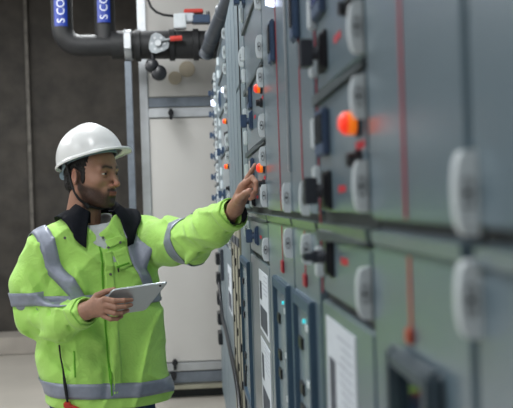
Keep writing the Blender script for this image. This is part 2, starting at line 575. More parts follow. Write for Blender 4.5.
# -- B3, B4 panels with lines
y0, y1 = 1.506, 1.868
t = base('cabinet with blue framed window, the nearer of the two windowed ones', y0, y1)
d = slab(t, 'upper_door', y0 + 0.004, y1 - 0.003, SEAM1, TOP - 0.02, M['paint'])
hinge(d, 1.61, 1.502)
hinge(d, 1.61, 2.3)
d2 = slab(t, 'lower_door', y0 + 0.004, y1 - 0.003, 0.1, SEAM0, M['paint'])
hinge(d2, 1.61, 1.41, 0.056)
yr = face_y(302, 150)
red_line(t, yr, SEAM1 + 0.002, TOP - 0.03, M['red_line'])
red_line(t, yr, 1.352, SEAM0 - 0.001, M['red_line'])
MB().box(-0.005, 0, yr - 0.022, yr + 0.018, 1.335, 1.36, c=0.002).build('line_end', M['red_line'], t)
MB().box(-0.014, 0, yr - 0.03, yr + 0.03, 1.80, 1.905, c=0.004).build('pull_handle', M['blue_plastic'], d, smooth=True)
MB().box(-0.017, -0.012, yr - 0.022, yr + 0.012, 1.825, 1.895, c=0.002).build('pull_recess', M['black_plastic'], d)
framed_window(t, 1.575, 1.845, 0.62, 1.318, 3)

y0, y1 = 1.874, 2.458
t = base('wide cabinet with white lamps above and blue framed window, farther of the two', y0, y1)
d = slab(t, 'upper_door', y0 + 0.004, y1 - 0.003, SEAM1, TOP - 0.02, M['paint'])
hinge(d, 1.905, 1.505)
hinge(d, 1.905, 2.3)
d2 = slab(t, 'lower_door', y0 + 0.004, y1 - 0.003, 0.1, SEAM0, M['paint'])
hinge(d2, 1.905, 1.408)
yr = face_y(279.5, 150)
red_line(t, yr, SEAM1 + 0.002, TOP - 0.03, M['red_line'])
red_line(t, yr, 1.352, SEAM0 - 0.001, M['red_line'])
MB().box(-0.005, 0, yr - 0.025, yr + 0.02, 1.33, 1.36, c=0.002).build('line_end', M['red_line'], t)
MB().box(-0.014, 0, yr + 0.0, yr + 0.07, 1.825, 1.925, c=0.004).build('pull_handle', M['blue_plastic'], d, smooth=True)
MB().box(-0.017, -0.012, yr + 0.008, yr + 0.05, 1.85, 1.915, c=0.002).build('pull_recess', M['black_plastic'], d)
framed_window(t, 1.955, 2.275, 0.62, 1.312, 5)
for (dy, z) in ((0.10, 1.985), (0.02, 1.965), (0.06, 2.0)):
    MB().cyl((0, yr + dy, z), (-0.012, yr + dy, z), 0.009, 0.007, 12).build('white_indicator', M['lamp_white'], d, smooth=True)
mb = MB()
yy = 1.892
mb.box(-0.004, 0, yy - 0.004, yy + 0.004, 1.56, 2.3, c=0.001)
mb.build('edge_glint', M['alu'], d)  # pale metal strip put in for the glint along the door edge

# -- B5 units the worker points at
y0, y1 = 2.464, 3.200
t = base('cabinet of unit doors with slate blue handles and orange lamps beside the pointing hand', y0, y1)
yb = 2.515
unit(t, y0, y1, R1, R2, 1.512, [1.548], [1.592], (1.565, 1.64), yl=yb, handle_y=2.93, s=1.1)
unit(t, y0, y1, R2, R3, 1.762, [1.775], [1.815], (1.80, 1.87), hm='blue_plastic', yl=yb, handle_y=2.93, s=1.1)
unit(t, y0, y1, R3, R4, None, [], [], None)
unit(t, y0, y1, R4, TOP - 0.02, 2.2, [2.16], [2.25], None, hm='blue_plastic', yl=yb)
unit(t, y0, y1, 1.325, SEAM0 + 0.006, 1.39, [], [], None, hm='blue_plastic', handle_y=2.85)
d = slab(t, 'lower_door', y0 + 0.004, y1 - 0.012, 0.1, 1.316, M['paint'])
sheet(d, 2.52, 2.83, 1.10, 1.288, 2)
sheet(d, 2.52, 2.83, 0.82, 1.075, 4)

# -- B6, B7 dark window panels and cream covers
y0, y1 = 3.206, 3.748
t = base('grey cabinet just past the pointing hand, with a narrow blue framed window', y0, y1)
d = slab(t, 'upper_door', y0 + 0.004, y1 - 0.006, SEAM1, 1.95, M['paint_body'])
d = slab(t, 'top_door', y0 + 0.004, y1 - 0.006, 1.96, TOP - 0.02, M['paint_body'])
hinge(d, 3.25, 2.02)
hinge(d, 3.25, 2.3)
d2 = slab(t, 'lower_door', y0 + 0.004, y1 - 0.006, 0.1, SEAM0, M['paint_body'])
hinge(d2, 3.26, 1.40)
framed_window(t, 3.25, 3.70, 0.72, 1.28, 8, False)
MB().box(-0.004, 0, 3.45, 3.47, SEAM1 + 0.01, TOP - 0.05).build('vertical_rib', M['gap'], t)

y0, y1 = 3.754, 4.548
t = base('cabinet with cream covers below and three narrow grey doors above, behind the raised hand', y0, y1)
for i in range(3):
    ya = y0 + 0.004 + i * (y1 - y0) / 3
    slab(t, 'upper_door', ya, ya + (y1 - y0) / 3 - 0.014, SEAM1, TOP - 0.02, M['paint_body'])
    dd = slab(t, 'lower_cover', ya, ya + (y1 - y0) / 3 - 0.02, 0.1, SEAM0, M['cream'], x0=-0.006)
    MB().box(-0.008, -0.0055, ya + 0.15, ya + 0.185, 0.55, 1.30, c=0.001).build('cable_slot', M['gap'], dd)
    MB().box(-0.010, -0.0055, ya + 0.02, ya + 0.225, 1.305, 1.345, c=0.002).build('top_flange', M['conduit'], dd)
    for q in range(4):
        zq = 0.70 + 0.16 * q + 0.03 * i
        MB().box(-0.012, -0.006, ya + 0.05, ya + 0.09, zq, zq + 0.035, c=0.002).build('latch_block', M['black_plastic'], dd)

# -- B8 units
y0, y1 = 4.554, 5.500
t = base('far cabinet of unit doors with two small orange lamps and slate blue handles', y0, y1)
yb = 4.63
unit(t, y0, y1, R1, 1.775, 1.545, [1.57], [1.682], None, yl=yb, handle_y=5.2, hm='blue_plastic', mk=False, s=1.1)
unit(t, y0, y1, 1.775, 2.02, 1.79, [1.85], [1.915], None, yl=yb, handle_y=5.2, hm='blue_plastic', mk=False, s=1.1)
unit(t, y0, y1, 2.02, 2.22, None, [], [], (2.07, 2.16), mk=False)
unit(t, y0, y1, 2.22, TOP - 0.02, None, [], [], None, mk=False)
unit(t, y0, y1, 1.25, SEAM0 + 0.006, 1.36, [], [], None, mk=False, hm='blue_plastic')
d = slab(t, 'lower_door', y0 + 0.004, y1 - 0.012, 0.1, 1.24, M['paint_body'])
sheet(d, 4.7, 5.1, 0.9, 1.15, 6)
MB().cyl((0, 4.9, 2.11), (-0.014, 4.9, 2.11), 0.016, 0.012, 14).build('white_indicator', M['lamp_white'], t, smooth=True)

y0, y1 = 5.506, 6.100
t = base('plain narrow cabinet second from the far end of the row', y0, y1)
slab(t, 'upper_door', y0 + 0.004, y1 - 0.012, SEAM1, TOP - 0.02, M['paint_body'])
slab(t, 'lower_door', y0 + 0.004, y1 - 0.012, 0.1, SEAM0, M['paint_body'])
MB().box(-0.02, 0, 5.7, 5.78, 1.0, 1.2, c=0.005).build('meter', M['dark_grey'], t)

y0, y1 = 6.106, 6.750
t = base('last switchgear cabinet at the far end, beside the pale air handling unit', y0, y1)
for i in range(6):
    za, zb = SEAM1 + i * 0.154, SEAM1 + (i + 1) * 0.154
    unit(t, y0, y1, za, zb, za + 0.06, [], [], None, mk=False, hm='blue_plastic')
d = slab(t, 'lower_door', y0 + 0.004, y1 - 0.012, 0.1, SEAM0, M['paint_body'])
for i in range(6):
    MB().box(-0.03, 0, 6.3, 6.5, 0.5 + 0.14 * i, 0.58 + 0.14 * i, c=0.004).build('terminal_cover', M['black_plastic'], d)
MB().cyl((0, 6.25, 2.19), (-0.03, 6.25, 2.19), 0.026, 0.02, 14).build('white_indicator', M['lamp_white'], t, smooth=True)

# loose cable hanging along the far lower doors
pts = [at(px, py, Y) for px, py, Y in ((219, 282, 5.9), (221, 300, 5.85), (224, 318, 5.6), (229, 335, 5.0), (233, 352, 4.6), (238, 372, 4.2), (243, 392, 3.95), (247, 415, 3.85))]
pts = [Vector((min(p.x, -0.022), p.y, p.z)) for p in pts]
tag(MB().tube(pts, 0.011, 10).build('hanging_cable', M['black_plastic'], smooth=True),
    'black cable sagging along the lower doors of the far cabinets', 'cable')

# ------------------------------------------------------------------ air handling unit at the back
t = thing('air_handling_unit', 'pale grey panelled air handling unit with aluminium rails at the aisle end', 'air handling unit', (0.2, 7.4, 0))
AX0, AX1, AY = at(143, 200, 6.95).x, 1.2, 6.95
za = lambda py: at(180, py, AY).z
xa = lambda px: at(px, 200, AY).x
MB().box(AX0 + 0.02, AX1, AY + 0.03, 7.9, 0.1, 3.3).build('body', M['ahu'], t)
MB().box(AX0 + 0.03, AX1, AY + 0.06, 7.88, 0.0, 0.1).build('base_frame', M['gap'], t)
MB().box(AX0, AX0 + 0.065, AY, AY + 0.06, 0.1, 3.3, c=0.006).build('corner_post', M['alu'], t)
MB().box(AX0 + 0.066, AX1, AY + 0.012, AY + 0.06, za(362), za(118), c=0.004).build('access_panel', M['ahu'], t)
MB().box(AX0 + 0.066, AX1, AY - 0.005, AY + 0.06, za(117), za(108), c=0.004).build('rail', M['alu'], t)
MB().box(AX0 + 0.066, AX1, AY + 0.012, AY + 0.06, za(106.5), za(97), c=0.004).build('rail', M['strut'], t)
MB().box(AX0 + 0.066, AX1, AY + 0.012, AY + 0.06, za(96), 3.3, c=0.004).build('upper_panel', M['ahu'], t)
MB().box(AX0 + 0.066, AX1, AY - 0.01, AY + 0.06, za(371), za(363), c=0.004).build('rail', M['alu'], t)
MB().box(AX0 + 0.066, AX1, AY + 0.0, AY + 0.06, za(383), za(372), c=0.004).build('rail', M['strut'], t)
MB().box(AX0 + 0.05, AX1, AY - 0.03, AY + 0.06, za(389), za(385), c=0.004).build('sill_strip', M['cream'], t)
for (px, py) in ((171, 113), (175, 362)):
    p = at(px, py, AY)
    mb = MB().cyl((p.x, AY - 0.006, p.z), (p.x, AY - 0.035, p.z), 0.022, n=16)
    mb.box(p.x - 0.012, p.x + 0.012, AY - 0.045, AY - 0.03, p.z - 0.055, p.z + 0.03, c=0.004)
    mb.build('panel_latch', M['black_plastic'], t, smooth=True)
p = at(172, 376, AY)
MB().cyl((p.x, AY + 0.0, p.z), (p.x, AY - 0.04, p.z), 0.035, n=20).build('drain_plug', M['black_plastic'], t, smooth=True)
for (px, py, r) in ((175, 78, 0.052), (187, 69, 0.062)):
    p = at(px, py, AY)
    MB().cyl((p.x, AY + 0.013, p.z), (p.x, AY - 0.002, p.z), r, n=28).build('tan_disc', M['tan'], t, smooth=True)  # flat tan discs added on the upper panel

# ------------------------------------------------------------------ insulated pipe run
PY = 6.5
t = thing('insulated_pipe_run', 'black insulated chilled water pipes with an elbow and blue labels, crossing the top', 'pipe', (at(90, 42, PY).x, PY, at(90, 42, PY).z))
arc = []
c = at(80, 21, PY)
x_l = at(62, 20, PY).x
zc = at(90, 45.5, PY).z
rr = c.x - x_l
arc.append((x_l, PY, 3.79))
arc.append((x_l, PY, zc + rr + 0.3))
for i in range(13):
    a = math.pi + math.pi / 2 * i / 12
    arc.append((x_l + rr + rr * math.cos(a), PY, zc + rr + rr * math.sin(a)))
arc.append((at(120, 45, PY).x, PY, zc - 0.002))
MB().tube(arc, 0.076, 28).build('elbow_pipe', M['insul'], t, smooth=True)
xv = at(104.5, 15, PY).x
MB().tube([(xv, PY + 0.01, zc), (xv, PY + 0.01, 3.79)], 0.074, 28).build('riser_pipe', M['insul'], t, smooth=True)
x0_, x1_ = at(112, 45, PY).x, 0.6
MB().tube([(x0_, PY, zc + 0.0), (x1_, PY, zc - 0.02)], 0.1, 32).build('header_pipe', M['insul'], t, smooth=True)
for px in (138, 172, 196):
    x = at(px, 45, PY).x
    MB().tube([(x - 0.022, PY, zc - 0.008), (x - 0.018, PY, zc - 0.008), (x + 0.018, PY, zc - 0.008), (x + 0.022, PY, zc - 0.008)],
              [0.1, 0.113, 0.113, 0.1], 32).build('pipe_coupling', M['insul'], t, smooth=True)


def pipe_label(xc, py_end, txt, rad):
    z0 = at(61, py_end, PY).z
    vs, fs = [], []
    n = 12
    for j in range(2):
        for i in range(n + 1):
            a = math.radians(-90 - 36 + 72 * i / n)
            vs.append((xc + (rad + 0.002) * math.cos(a), PY + (rad + 0.002) * math.sin(a), z0 + j * 0.55))
    for i in range(n):
        fs.append((i, i + 1, n + 2 + i, n + 1 + i))
    lab = MB().add(vs, fs).build('pipe_label', M['blue_label'], t, smooth=True)
    cu = D.curves.new('lettering', 'FONT')
    cu.body = txt
    cu.size = 0.075
    cu.extrude = 0.001
    tmp = D.objects.new('tmp', cu)
    COL.objects.link(tmp)
    dg = bpy.context.evaluated_depsgraph_get()
    me = D.meshes.new_from_object(tmp.evaluated_get(dg))
    D.objects.remove(tmp)
    mb = MB()
    vs = []
    for v in me.vertices:
        # text x runs upward, text y runs to the left around the pipe
        s_ = (v.co.y - 0.027)
        a = -math.pi / 2 - s_ / rad
        rr_ = rad + 0.003 + v.co.z
        vs.append((xc + rr_ * math.cos(a), PY + rr_ * math.sin(a), z0 + 0.02 + v.co.x))
    mb.add(vs, [tuple(p.vertices) for p in me.polygons])
    mb.build('lettering', M['white_ink'], lab)


pipe_label(x_l, 28, 'S COND.', 0.076)
pipe_label(xv, 25, 'S COND.', 0.076)
# clamp
xc = at(128.5, 45, PY).x
ring = [(xc, PY + 0.107 * math.cos(a), zc - 0.004 + 0.107 * math.sin(a)) for a in [2 * math.pi * i / 32 for i in range(33)]]
mb = MB()
for dx in (-0.02, -0.01, 0.0, 0.01, 0.02):
    mb.tube([(x + dx, y, z) for x, y, z in ring], 0.006, 6, cap=False)
mb.box(xc - 0.024, xc + 0.024, PY - 0.135, PY - 0.1, zc - 0.05, zc + 0.06, c=0.004)
mb.build('pipe_clamp', M['alu'], t, smooth=True)
# support post
x = at(131, 150, PY).x
ps = thing('strut_post', 'slim galvanised strut post rising from the floor to the pipe clamp', 'post', (x, PY, 0))
mb = MB().box(x - 0.024, x + 0.024, PY - 0.022, PY + 0.022, 0.0, zc - 0.118, c=0.003)
mb.build('channel', M['strut'], ps)
MB().box(x - 0.07, x + 0.07, PY - 0.07, PY + 0.07, 0, 0.008).build('foot_plate', M['strut'], ps)

# valve with red lever
p = at(158, 43, PY - 0.15)
v = thing('butterfly_valve', 'grey cast valve plate with a red lever on the black pipe', 'valve', (p.x, p.y, p.z))
poly = []
for i in range(14):
    a = 2 * math.pi * i / 14
    r = 0.07 * (1 + 0.13 * math.cos(3 * a + 0.6))
    poly.append(Vector((p.x + r * math.cos(a), PY - 0.135, p.z + r * math.sin(a))))
MB().prism(poly, (0, 0.02, 0)).build('valve_plate', M['cast'], v)
mb = MB()
for a in range(6):
    an = a * math.pi / 3
    mb.cyl((p.x + 0.045 * math.cos(an), PY - 0.124, p.z + 0.045 * math.sin(an)), (p.x + 0.045 * math.cos(an), PY - 0.138, p.z + 0.045 * math.sin(an)), 0.01, n=6)
mb.cyl((p.x, PY - 0.12, p.z), (p.x, PY - 0.16, p.z), 0.022, n=14)
mb.build('bolt', M['alu'], v)
q0, q1 = at(160, 41, PY - 0.15), at(170, 39, PY - 0.15)
MB().tube([q0, q1], 0.008, 10).build('lever_arm', M['cast'], v)
MB().tube([q1, at(182, 38, PY - 0.15)], 0.018, 14).build('lever_sleeve', M['red_lever'], v, smooth=True)
for (px, py, r) in ((152, 66, 0.05), (159, 73, 0.055)):
    p2 = at(px, py, PY - 0.1)
    MB().tube([(p2.x, p2.y + 0.05, p2.z), (p2.x, p2.y + 0.02, p2.z), (p2.x, p2.y - 0.02, p2.z), (p2.x, p2.y - 0.028, p2.z)],
              [r * 0.5, r, r, r * 0.8], 20).build('valve_knob', M['black_plastic'], v, smooth=True)
p2 = at(153, 58, PY - 0.1)
MB().cyl((p2.x, p2.y, p2.z + 0.06), (p2.x, p2.y, p2.z - 0.06), 0.014, n=12).build('valve_stem', M['black_plastic'], v)

# actuator / junction box with cable
p = at(186, 27, PY)
j = thing('pipe_sensor_box', 'small white and red sensor box sitting on top of the black pipe', 'sensor', (p.x, PY, zc + 0.1))


def pbox(px0, px1, py0, py1, y0, y1, m, name, c=0.006):
    a, b = at(px0, py1, PY), at(px1, py0, PY)
    return MB().box(a.x, b.x, y0, y1, a.z, b.z, c=c).build(name, m, j, smooth=True)


pbox(174, 186, 15, 29.5, PY - 0.06, PY + 0.04, M['white_plastic'], 'white_housing')
pbox(178, 194, 14, 23, PY - 0.05, PY + 0.05, M['sheet'], 'terminal_head')
pbox(184, 203, 10, 14, PY - 0.055, PY + 0.055, M['red_lever'], 'red_cover')
pbox(192, 210, 15.5, 24, PY - 0.05, PY + 0.04, M['blue_plastic'], 'blue_housing')
pk = at(208, 17, PY)
MB().cyl((pk.x, PY, pk.z), (pk.x, PY, pk.z + 0.04), 0.018, 0.012, 12).build('gland', M['black_plastic'], j)
pts = [at(*q) for q in ((146, -12, PY), (148, 0, PY), (151, 7, PY), (156, 12, PY), (164, 15, PY), (174, 16, PY), (184, 15, PY))]
tag(MB().tube(pts, 0.009, 8).build('sensor_cable', M['black_plastic'], smooth=True), 'thin black cable curving down to the sensor box', 'cable')

# ribbed conduit bundle over the cabinet tops
path = [(206, 55, 6.25), (208, 48, 6.2), (212, 38, 6.0), (217, 25, 5.75), (223, 12, 5.5), (229, -2, 5.2), (238, -22, 4.9), (250, -50, 4.6)]
pw = [at(*q) for q in path]
den, rad = [], []
for i in range(len(pw) - 1):
    for k in range(10):
        den.append(pw[i].lerp(pw[i + 1], k / 10))
for i in range(len(den)):
    rad.append(0.042 + (0.004 if i % 2 else 0.0) + (0.008 if i % 20 < 2 else 0))
cd = thing('ribbed_conduit', 'grey ribbed conduit climbing over the cabinet tops from the pipe', 'conduit', den[0])
MB().tube(den, rad, 18).build('hose', M['conduit'], cd, smooth=True)
MB().tube([p + Vector((0.075, 0.03, 0.0)) for p in den[8:]], [0.026] * (len(den) - 8), 12).build('companion_hose', M['insul'], cd, smooth=True)

#PERSON#
# ------------------------------------------------------------------ signed-distance modelling for the worker
F4 = np.float32


def V(*a):
    return np.array(a, dtype=F4)


def A3(px, py, Y):
    p = at(px, py, Y)
    return np.array((p.x, p.y, p.z), dtype=F4)


def smin(a, b, k):
    h = np.maximum(k - np.abs(a - b), 0) / k
    return np.minimum(a, b) - h * h * k * 0.25


def smax(a, b, k):
    return -smin(-a, -b, k)


def cone(P, a, b, ra, rb):
    a, b = np.asarray(a, F4), np.asarray(b, F4)
    ab = b - a
    t = np.clip(((P - a) @ ab) / (ab @ ab), 0, 1)
    d = P - a - t[..., None] * ab
    return np.sqrt((d * d).sum(-1)) - (ra + (rb - ra) * t)


def chain(P, pts, rs, k=0.01):
    d = None
    for i in range(len(pts) - 1):
        c = cone(P, pts[i], pts[i + 1], rs[i], rs[i + 1])
        d = c if d is None else smin(d, c, k)
    return d


def ell(P, c, r, R=None):
    q = P - np.asarray(c, F4)
    if R is not None:
        q = q @ np.asarray(R, F4)
    r = np.asarray(r, F4)
    k0 = np.sqrt(((q / r) ** 2).sum(-1))
    k1 = np.sqrt(((q / (r * r)) ** 2).sum(-1)) + 1e-9
    return k0 * (k0 - 1) / k1


def rotm(ax, deg):
    return np.array(Matrix.Rotation(math.radians(deg), 3, ax), dtype=F4)


def surface(fn, lo, hi, h):
    """naive surface nets of fn<0 over a box -> verts, quads"""
    lo, hi = np.asarray(lo, float), np.asarray(hi, float)
    n = np.ceil((hi - lo) / h).astype(int) + 1
    xs = [lo[i] + h * np.arange(n[i]) for i in range(3)]
    Fv = np.empty(n, F4)
    Yg, Zg = np.meshgrid(xs[1], xs[2], indexing='ij')
    step = max(1, int(400000 / (n[1] * n[2])))
    for i in range(0, n[0], step):
        xx = xs[0][i:i + step]
        P = np.empty((len(xx), n[1], n[2], 3), F4)
        P[..., 0] = xx[:, None, None]
        P[..., 1] = Yg
        P[..., 2] = Zg
        Fv[i:i + step] = fn(P)
    Fv[0], Fv[-1], Fv[:, 0], Fv[:, -1], Fv[:, :, 0], Fv[:, :, -1] = 1, 1, 1, 1, 1, 1
    S = Fv < 0
    cnt = np.zeros(n - 1, np.int8)
    cor = [(i, j, k) for i in (0, 1) for j in (0, 1) for k in (0, 1)]
    sl = lambda c, A: A[c[0]:A.shape[0] - 1 + c[0], c[1]:A.shape[1] - 1 + c[1], c[2]:A.shape[2] - 1 + c[2]]
    for c in cor:
        cnt += sl(c, S).astype(np.int8)
    act = np.argwhere((cnt > 0) & (cnt < 8))
    idx = -np.ones(n - 1, np.int64)
    idx[tuple(act.T)] = np.arange(len(act))
    acc = np.zeros((len(act), 3))
    num = np.zeros(len(act))
    for a in range(3):
        for c in cor:
            if c[a]:
                continue
            c2 = list(c)
            c2[a] = 1
            f0 = Fv[tuple((act + c).T)].astype(float)
            f1 = Fv[tuple((act + c2).T)].astype(float)
            m = (f0 < 0) != (f1 < 0)
            t = f0[m] / (f0[m] - f1[m])
            p = np.tile(np.array(c, float), (m.sum(), 1))
            p[:, a] = t
            acc[m] += p
            num[m] += 1
    verts = lo + h * (act + acc / num[:, None])
    quads = []
    for a in range(3):
        b, c = (a + 1) % 3, (a + 2) % 3
        s0 = [slice(1, -1)] * 3
        s0[a] = slice(0, -1)
        s1 = [slice(1, -1)] * 3
        s1[a] = slice(1, None)
        A0, A1 = S[tuple(s0)], S[tuple(s1)]
        for inv in (False, True):
            e = np.argwhere((A0 & ~A1) if not inv else (~A0 & A1))
            off = np.ones(3, int)
            off[a] = 0
            e = e + off
            q = []
            for (db, dc) in ((0, 0), (-1, 0), (-1, -1), (0, -1)):
                g = e.copy()
                g[:, b] += db
                g[:, c] += dc
                q.append(idx[tuple(g.T)])
            q = np.stack(q, 1)
            quads.append(q[:, ::-1] if inv else q)
    quads = np.concatenate(quads)
    return verts, quads


def mesh_obj(name, verts, quads, mats, parent, color=None, smooth_it=0):
    off = np.array(ROOT.get(parent.name, Vector()) if parent else (0, 0, 0))
    me = D.meshes.new(name)
    me.from_pydata((verts - off).tolist(), [], quads.tolist())
    for m in (mats if isinstance(mats, (list, tuple)) else [mats]):
        me.materials.append(m)
    me.polygons.foreach_set('use_smooth', [True] * len(me.polygons))
    if color is not None:
        ca = me.color_attributes.new('tone', 'FLOAT_COLOR', 'POINT')
        ca.data.foreach_set('color', np.concatenate([color, np.ones((len(color), 1))], 1).astype(np.float32).ravel())
    me.update()
    o = D.objects.new(name, me)
    COL.objects.link(o)
    if parent:
        o.parent = parent
        ROOT[o.name] = ROOT.get(parent.name, Vector())
    return o


def grad(fn, P, e=0.002):
    g = np.stack([fn(P + V(*d)) - fn(P - V(*d)) for d in ((e, 0, 0), (0, e, 0), (0, 0, e))], -1)
    return g / (np.linalg.norm(g, axis=-1, keepdims=True) + 1e-9)


def march(fn, P, dr, n=50, off=0.0, lim=0.9):
    """walk points along dr until fn = off"""
    P = P.copy()
    for _ in range(n):
        d = fn(P) - off
        P += dr * np.clip(d * 0.6, -0.02, 0.03)[..., None]
    return P


def grid_faces(nu, nv, closed=False):
    fs = []
    for i in range(nu - 1 if not closed else nu):
        for j in range(nv - 1):
            a, b = i * nv + j, ((i + 1) % nu) * nv + j
            fs.append((a, b, b + 1, a + 1))
    return np.array(fs)


def ribbon(name, fn, pts, width, dr, m, parent, off=0.003, nv=5, step=0.006, thick=0.0025, wdir=None):
    """strip draped on the surface fn=0, cast along dr; pts = centre line"""
    pts = [np.asarray(p, float) for p in pts]
    cen = []
    for i in range(len(pts) - 1):
        k = max(1, int(np.linalg.norm(pts[i + 1] - pts[i]) / step))
        for q in range(k):
            cen.append(pts[i] + (pts[i + 1] - pts[i]) * q / k)
    cen.append(pts[-1])
    cen = np.array(cen)
    # light smoothing of the path
    for _ in range(6):
        cen[1:-1] = (cen[:-2] + 2 * cen[1:-1] + cen[2:]) / 4
    dr = np.asarray(dr, float)
    dr /= np.linalg.norm(dr)
    tan = np.gradient(cen, axis=0)
    tan /= np.linalg.norm(tan, axis=1, keepdims=True) + 1e-9
    side = np.cross(tan, dr)
    side /= np.linalg.norm(side, axis=1, keepdims=True) + 1e-9
    wd = np.linspace(-0.5, 0.5, nv)
    W = np.broadcast_to(np.asarray(width, float), (len(cen),)) if np.ndim(width) else np.full(len(cen), width)
    P = cen[:, None, :] + side[:, None, :] * (wd[None, :, None] * W[:, None, None])
    Q = march(fn, P.astype(F4), dr.astype(F4), off=off)
    return strip_mesh(name, Q, m, parent, thick, fn=fn, off=off)


def strip_mesh(name, Q, m, parent, thick=0.0025, closed=False, fn=None, off=0.0):
    nu, nv = Q.shape[:2]
    fs = grid_faces(nu, nv, closed)
    if fn is not None:      # leave out rows that never met the surface
        ok = (np.abs(fn(Q.astype(F4)) - off) < 0.006).reshape(-1)
        fs = fs[ok[fs].all(1)]
    o = mesh_obj(name, Q.reshape(-1, 3).astype(float), fs, m, parent)
    bm = bmesh.new()
    bm.from_mesh(o.data)
    bmesh.ops.delete(bm, geom=[v for v in bm.verts if not v.link_faces], context='VERTS')
    bmesh.ops.recalc_face_normals(bm, faces=bm.faces[:])
    bm.to_mesh(o.data)
    bm.free()
    sd = o.modifiers.new('thickness', 'SOLIDIFY')
    sd.thickness = thick
    sd.offset = 0
    return o


def ring(name, fn, c0, axis, radius, half, m, parent, off=0.003, n=72, nv=5, sheer=None, thick=0.0025, a0=0, a1=360):
    """band running round a limb or the trunk, marched inwards"""
    axis = np.asarray(axis, float)
    axis /= np.linalg.norm(axis)
    u = np.cross(axis, (0, 1, 0.01))
    u /= np.linalg.norm(u)
    v = np.cross(axis, u)
    full = (a1 - a0) >= 360
    an = np.radians(np.linspace(a0, a1, n, endpoint=not full))
    d = np.cos(an)[:, None] * u + np.sin(an)[:, None] * v
    hs = np.linspace(-half, half, nv)
    P = np.asarray(c0, float) + d[:, None, :] * radius + axis * hs[None, :, None]
    if sheer is not None:
        P = P + axis * (d @ np.asarray(sheer, float))[:, None, None]
    dr = np.broadcast_to(-d[:, None, :], P.shape).astype(F4)
    Q = march(fn, P.astype(F4), dr, off=off, n=60)
    return strip_mesh(name, Q, m, parent, thick, closed=full, fn=fn, off=off)


# ---------------------------------------------------------------- materials of the worker
def tone_mat(name, rough=0.5, sss=0.0, bump=0.0, bump_scale=300, spec=0.4, base=None, mot=0.08, nscale=60):
    m = mat(name, base or (0.5, 0.5, 0.5, 1), rough, spec=spec, bump=bump, bump_scale=bump_scale)
    nt = m.node_tree
    b = nt.nodes['Principled BSDF']
    at_ = nt.nodes.new('ShaderNodeVertexColor')
    at_.layer_name = 'tone'
    n = nt.nodes.new('ShaderNodeTexNoise')
    n.inputs['Scale'].default_value = nscale
    mr = nt.nodes.new('ShaderNodeMapRange')
    mr.inputs[3].default_value = 1 - mot
    mr.inputs[4].default_value = 1 + mot
    nt.links.new(n.outputs['Fac'], mr.inputs[0])
    vm = nt.nodes.new('ShaderNodeVectorMath')
    vm.operation = 'SCALE'
    nt.links.new(at_.outputs['Color'], vm.inputs[0])
    nt.links.new(mr.outputs[0], vm.inputs['Scale'])
    nt.links.new(vm.outputs[0], b.inputs['Base Color'])
    if sss:
        b.inputs['Subsurface Weight'].default_value = sss
        b.inputs['Subsurface Radius'].default_value = (0.012, 0.005, 0.003)
        b.inputs['Subsurface Scale'].default_value = 0.5
    return m


SKIN = np.array(rgb(170, 127, 106)[:3])
M['skin'] = tone_mat('skin', 0.48, sss=0.12, bump=0.06, bump_scale=260, spec=0.45)
M['lime'] = mat('lime_jacket_cloth', rgb(184, 236, 116), 0.72, spec=0.25, noise_scale=14, noise_amt=0.05, bump=0.12, bump_scale=420, sheen=0.25)
_nt = M['lime'].node_tree
_bp0 = [n for n in _nt.nodes if n.type == 'BUMP'][0]
_n = _nt.nodes.new('ShaderNodeTexNoise')
_n.inputs['Scale'].default_value = 13
_n.inputs['Detail'].default_value = 5
_n.inputs['Distortion'].default_value = 1.4
_rg = _nt.nodes.new('ShaderNodeMath')
_rg.operation = 'PINGPONG'
_rg.inputs[1].default_value = 0.16
_tc = [n for n in _nt.nodes if n.type == 'TEX_COORD'][0]
_nt.links.new(_tc.outputs['Object'], _n.inputs['Vector'])
_nt.links.new(_n.outputs['Fac'], _rg.inputs[0])
_bp = _nt.nodes.new('ShaderNodeBump')
_bp.inputs['Strength'].default_value = 0.2
_bp.inputs['Distance'].default_value = 0.06
_nt.links.new(_rg.outputs[0], _bp.inputs['Height'])
_nt.links.new(_bp0.outputs[0], _bp.inputs['Normal'])
_nt.links.new(_bp.outputs[0], _nt.nodes['Principled BSDF'].inputs['Normal'])
M['reflective'] = mat('grey_reflective_tape', rgb(150, 156, 172), 0.42, metal=0.15, noise_scale=40, noise_amt=0.08, bump=0.1, bump_scale=240)
M['navy'] = mat('dark_navy_fabric', rgb(20, 23, 31), 0.85, spec=0.2, noise_scale=60, noise_amt=0.2, bump=0.15, bump_scale=300)
M['seamdark'] = mat('darker_seam_thread', rgb(96, 168, 38), 0.8, noise_scale=60, noise_amt=0.1)
M['shirt'] = mat('white_knit', rgb(205, 210, 212), 0.85, noise_scale=40, noise_amt=0.04, bump=0.2, bump_scale=260)
M['denim'] = mat('blue_denim', rgb(46, 72, 112), 0.85, noise_scale=90, noise_amt=0.25, bump=0.25, bump_scale=500)
M['hat'] = mat('white_hat_shell', rgb(242, 243, 242), 0.28, spec=0.5, coat=0.3, noise_scale=4, noise_amt=0.015)
M['hat_grey'] = mat('grey_harness', rgb(120, 140, 152), 0.5, noise_scale=40, noise_amt=0.08)
M['strap'] = mat('black_webbing', rgb(22, 22, 26), 0.7, noise_scale=120, noise_amt=0.25)
M['hair'] = mat('black_hair', rgb(24, 20, 20), 0.55, noise_scale=180, noise_amt=0.5, bump=0.5, bump_scale=380)
M['eyewhite'] = mat('eye_white', rgb(205, 198, 190), 0.2, noise_scale=60, noise_amt=0.02)
M['iris'] = mat('dark_iris', rgb(38, 22, 16), 0.15, noise_scale=300, noise_amt=0.2)
M['boot'] = mat('brown_boot_leather', rgb(70, 48, 34), 0.5, noise_scale=20, noise_amt=0.2)
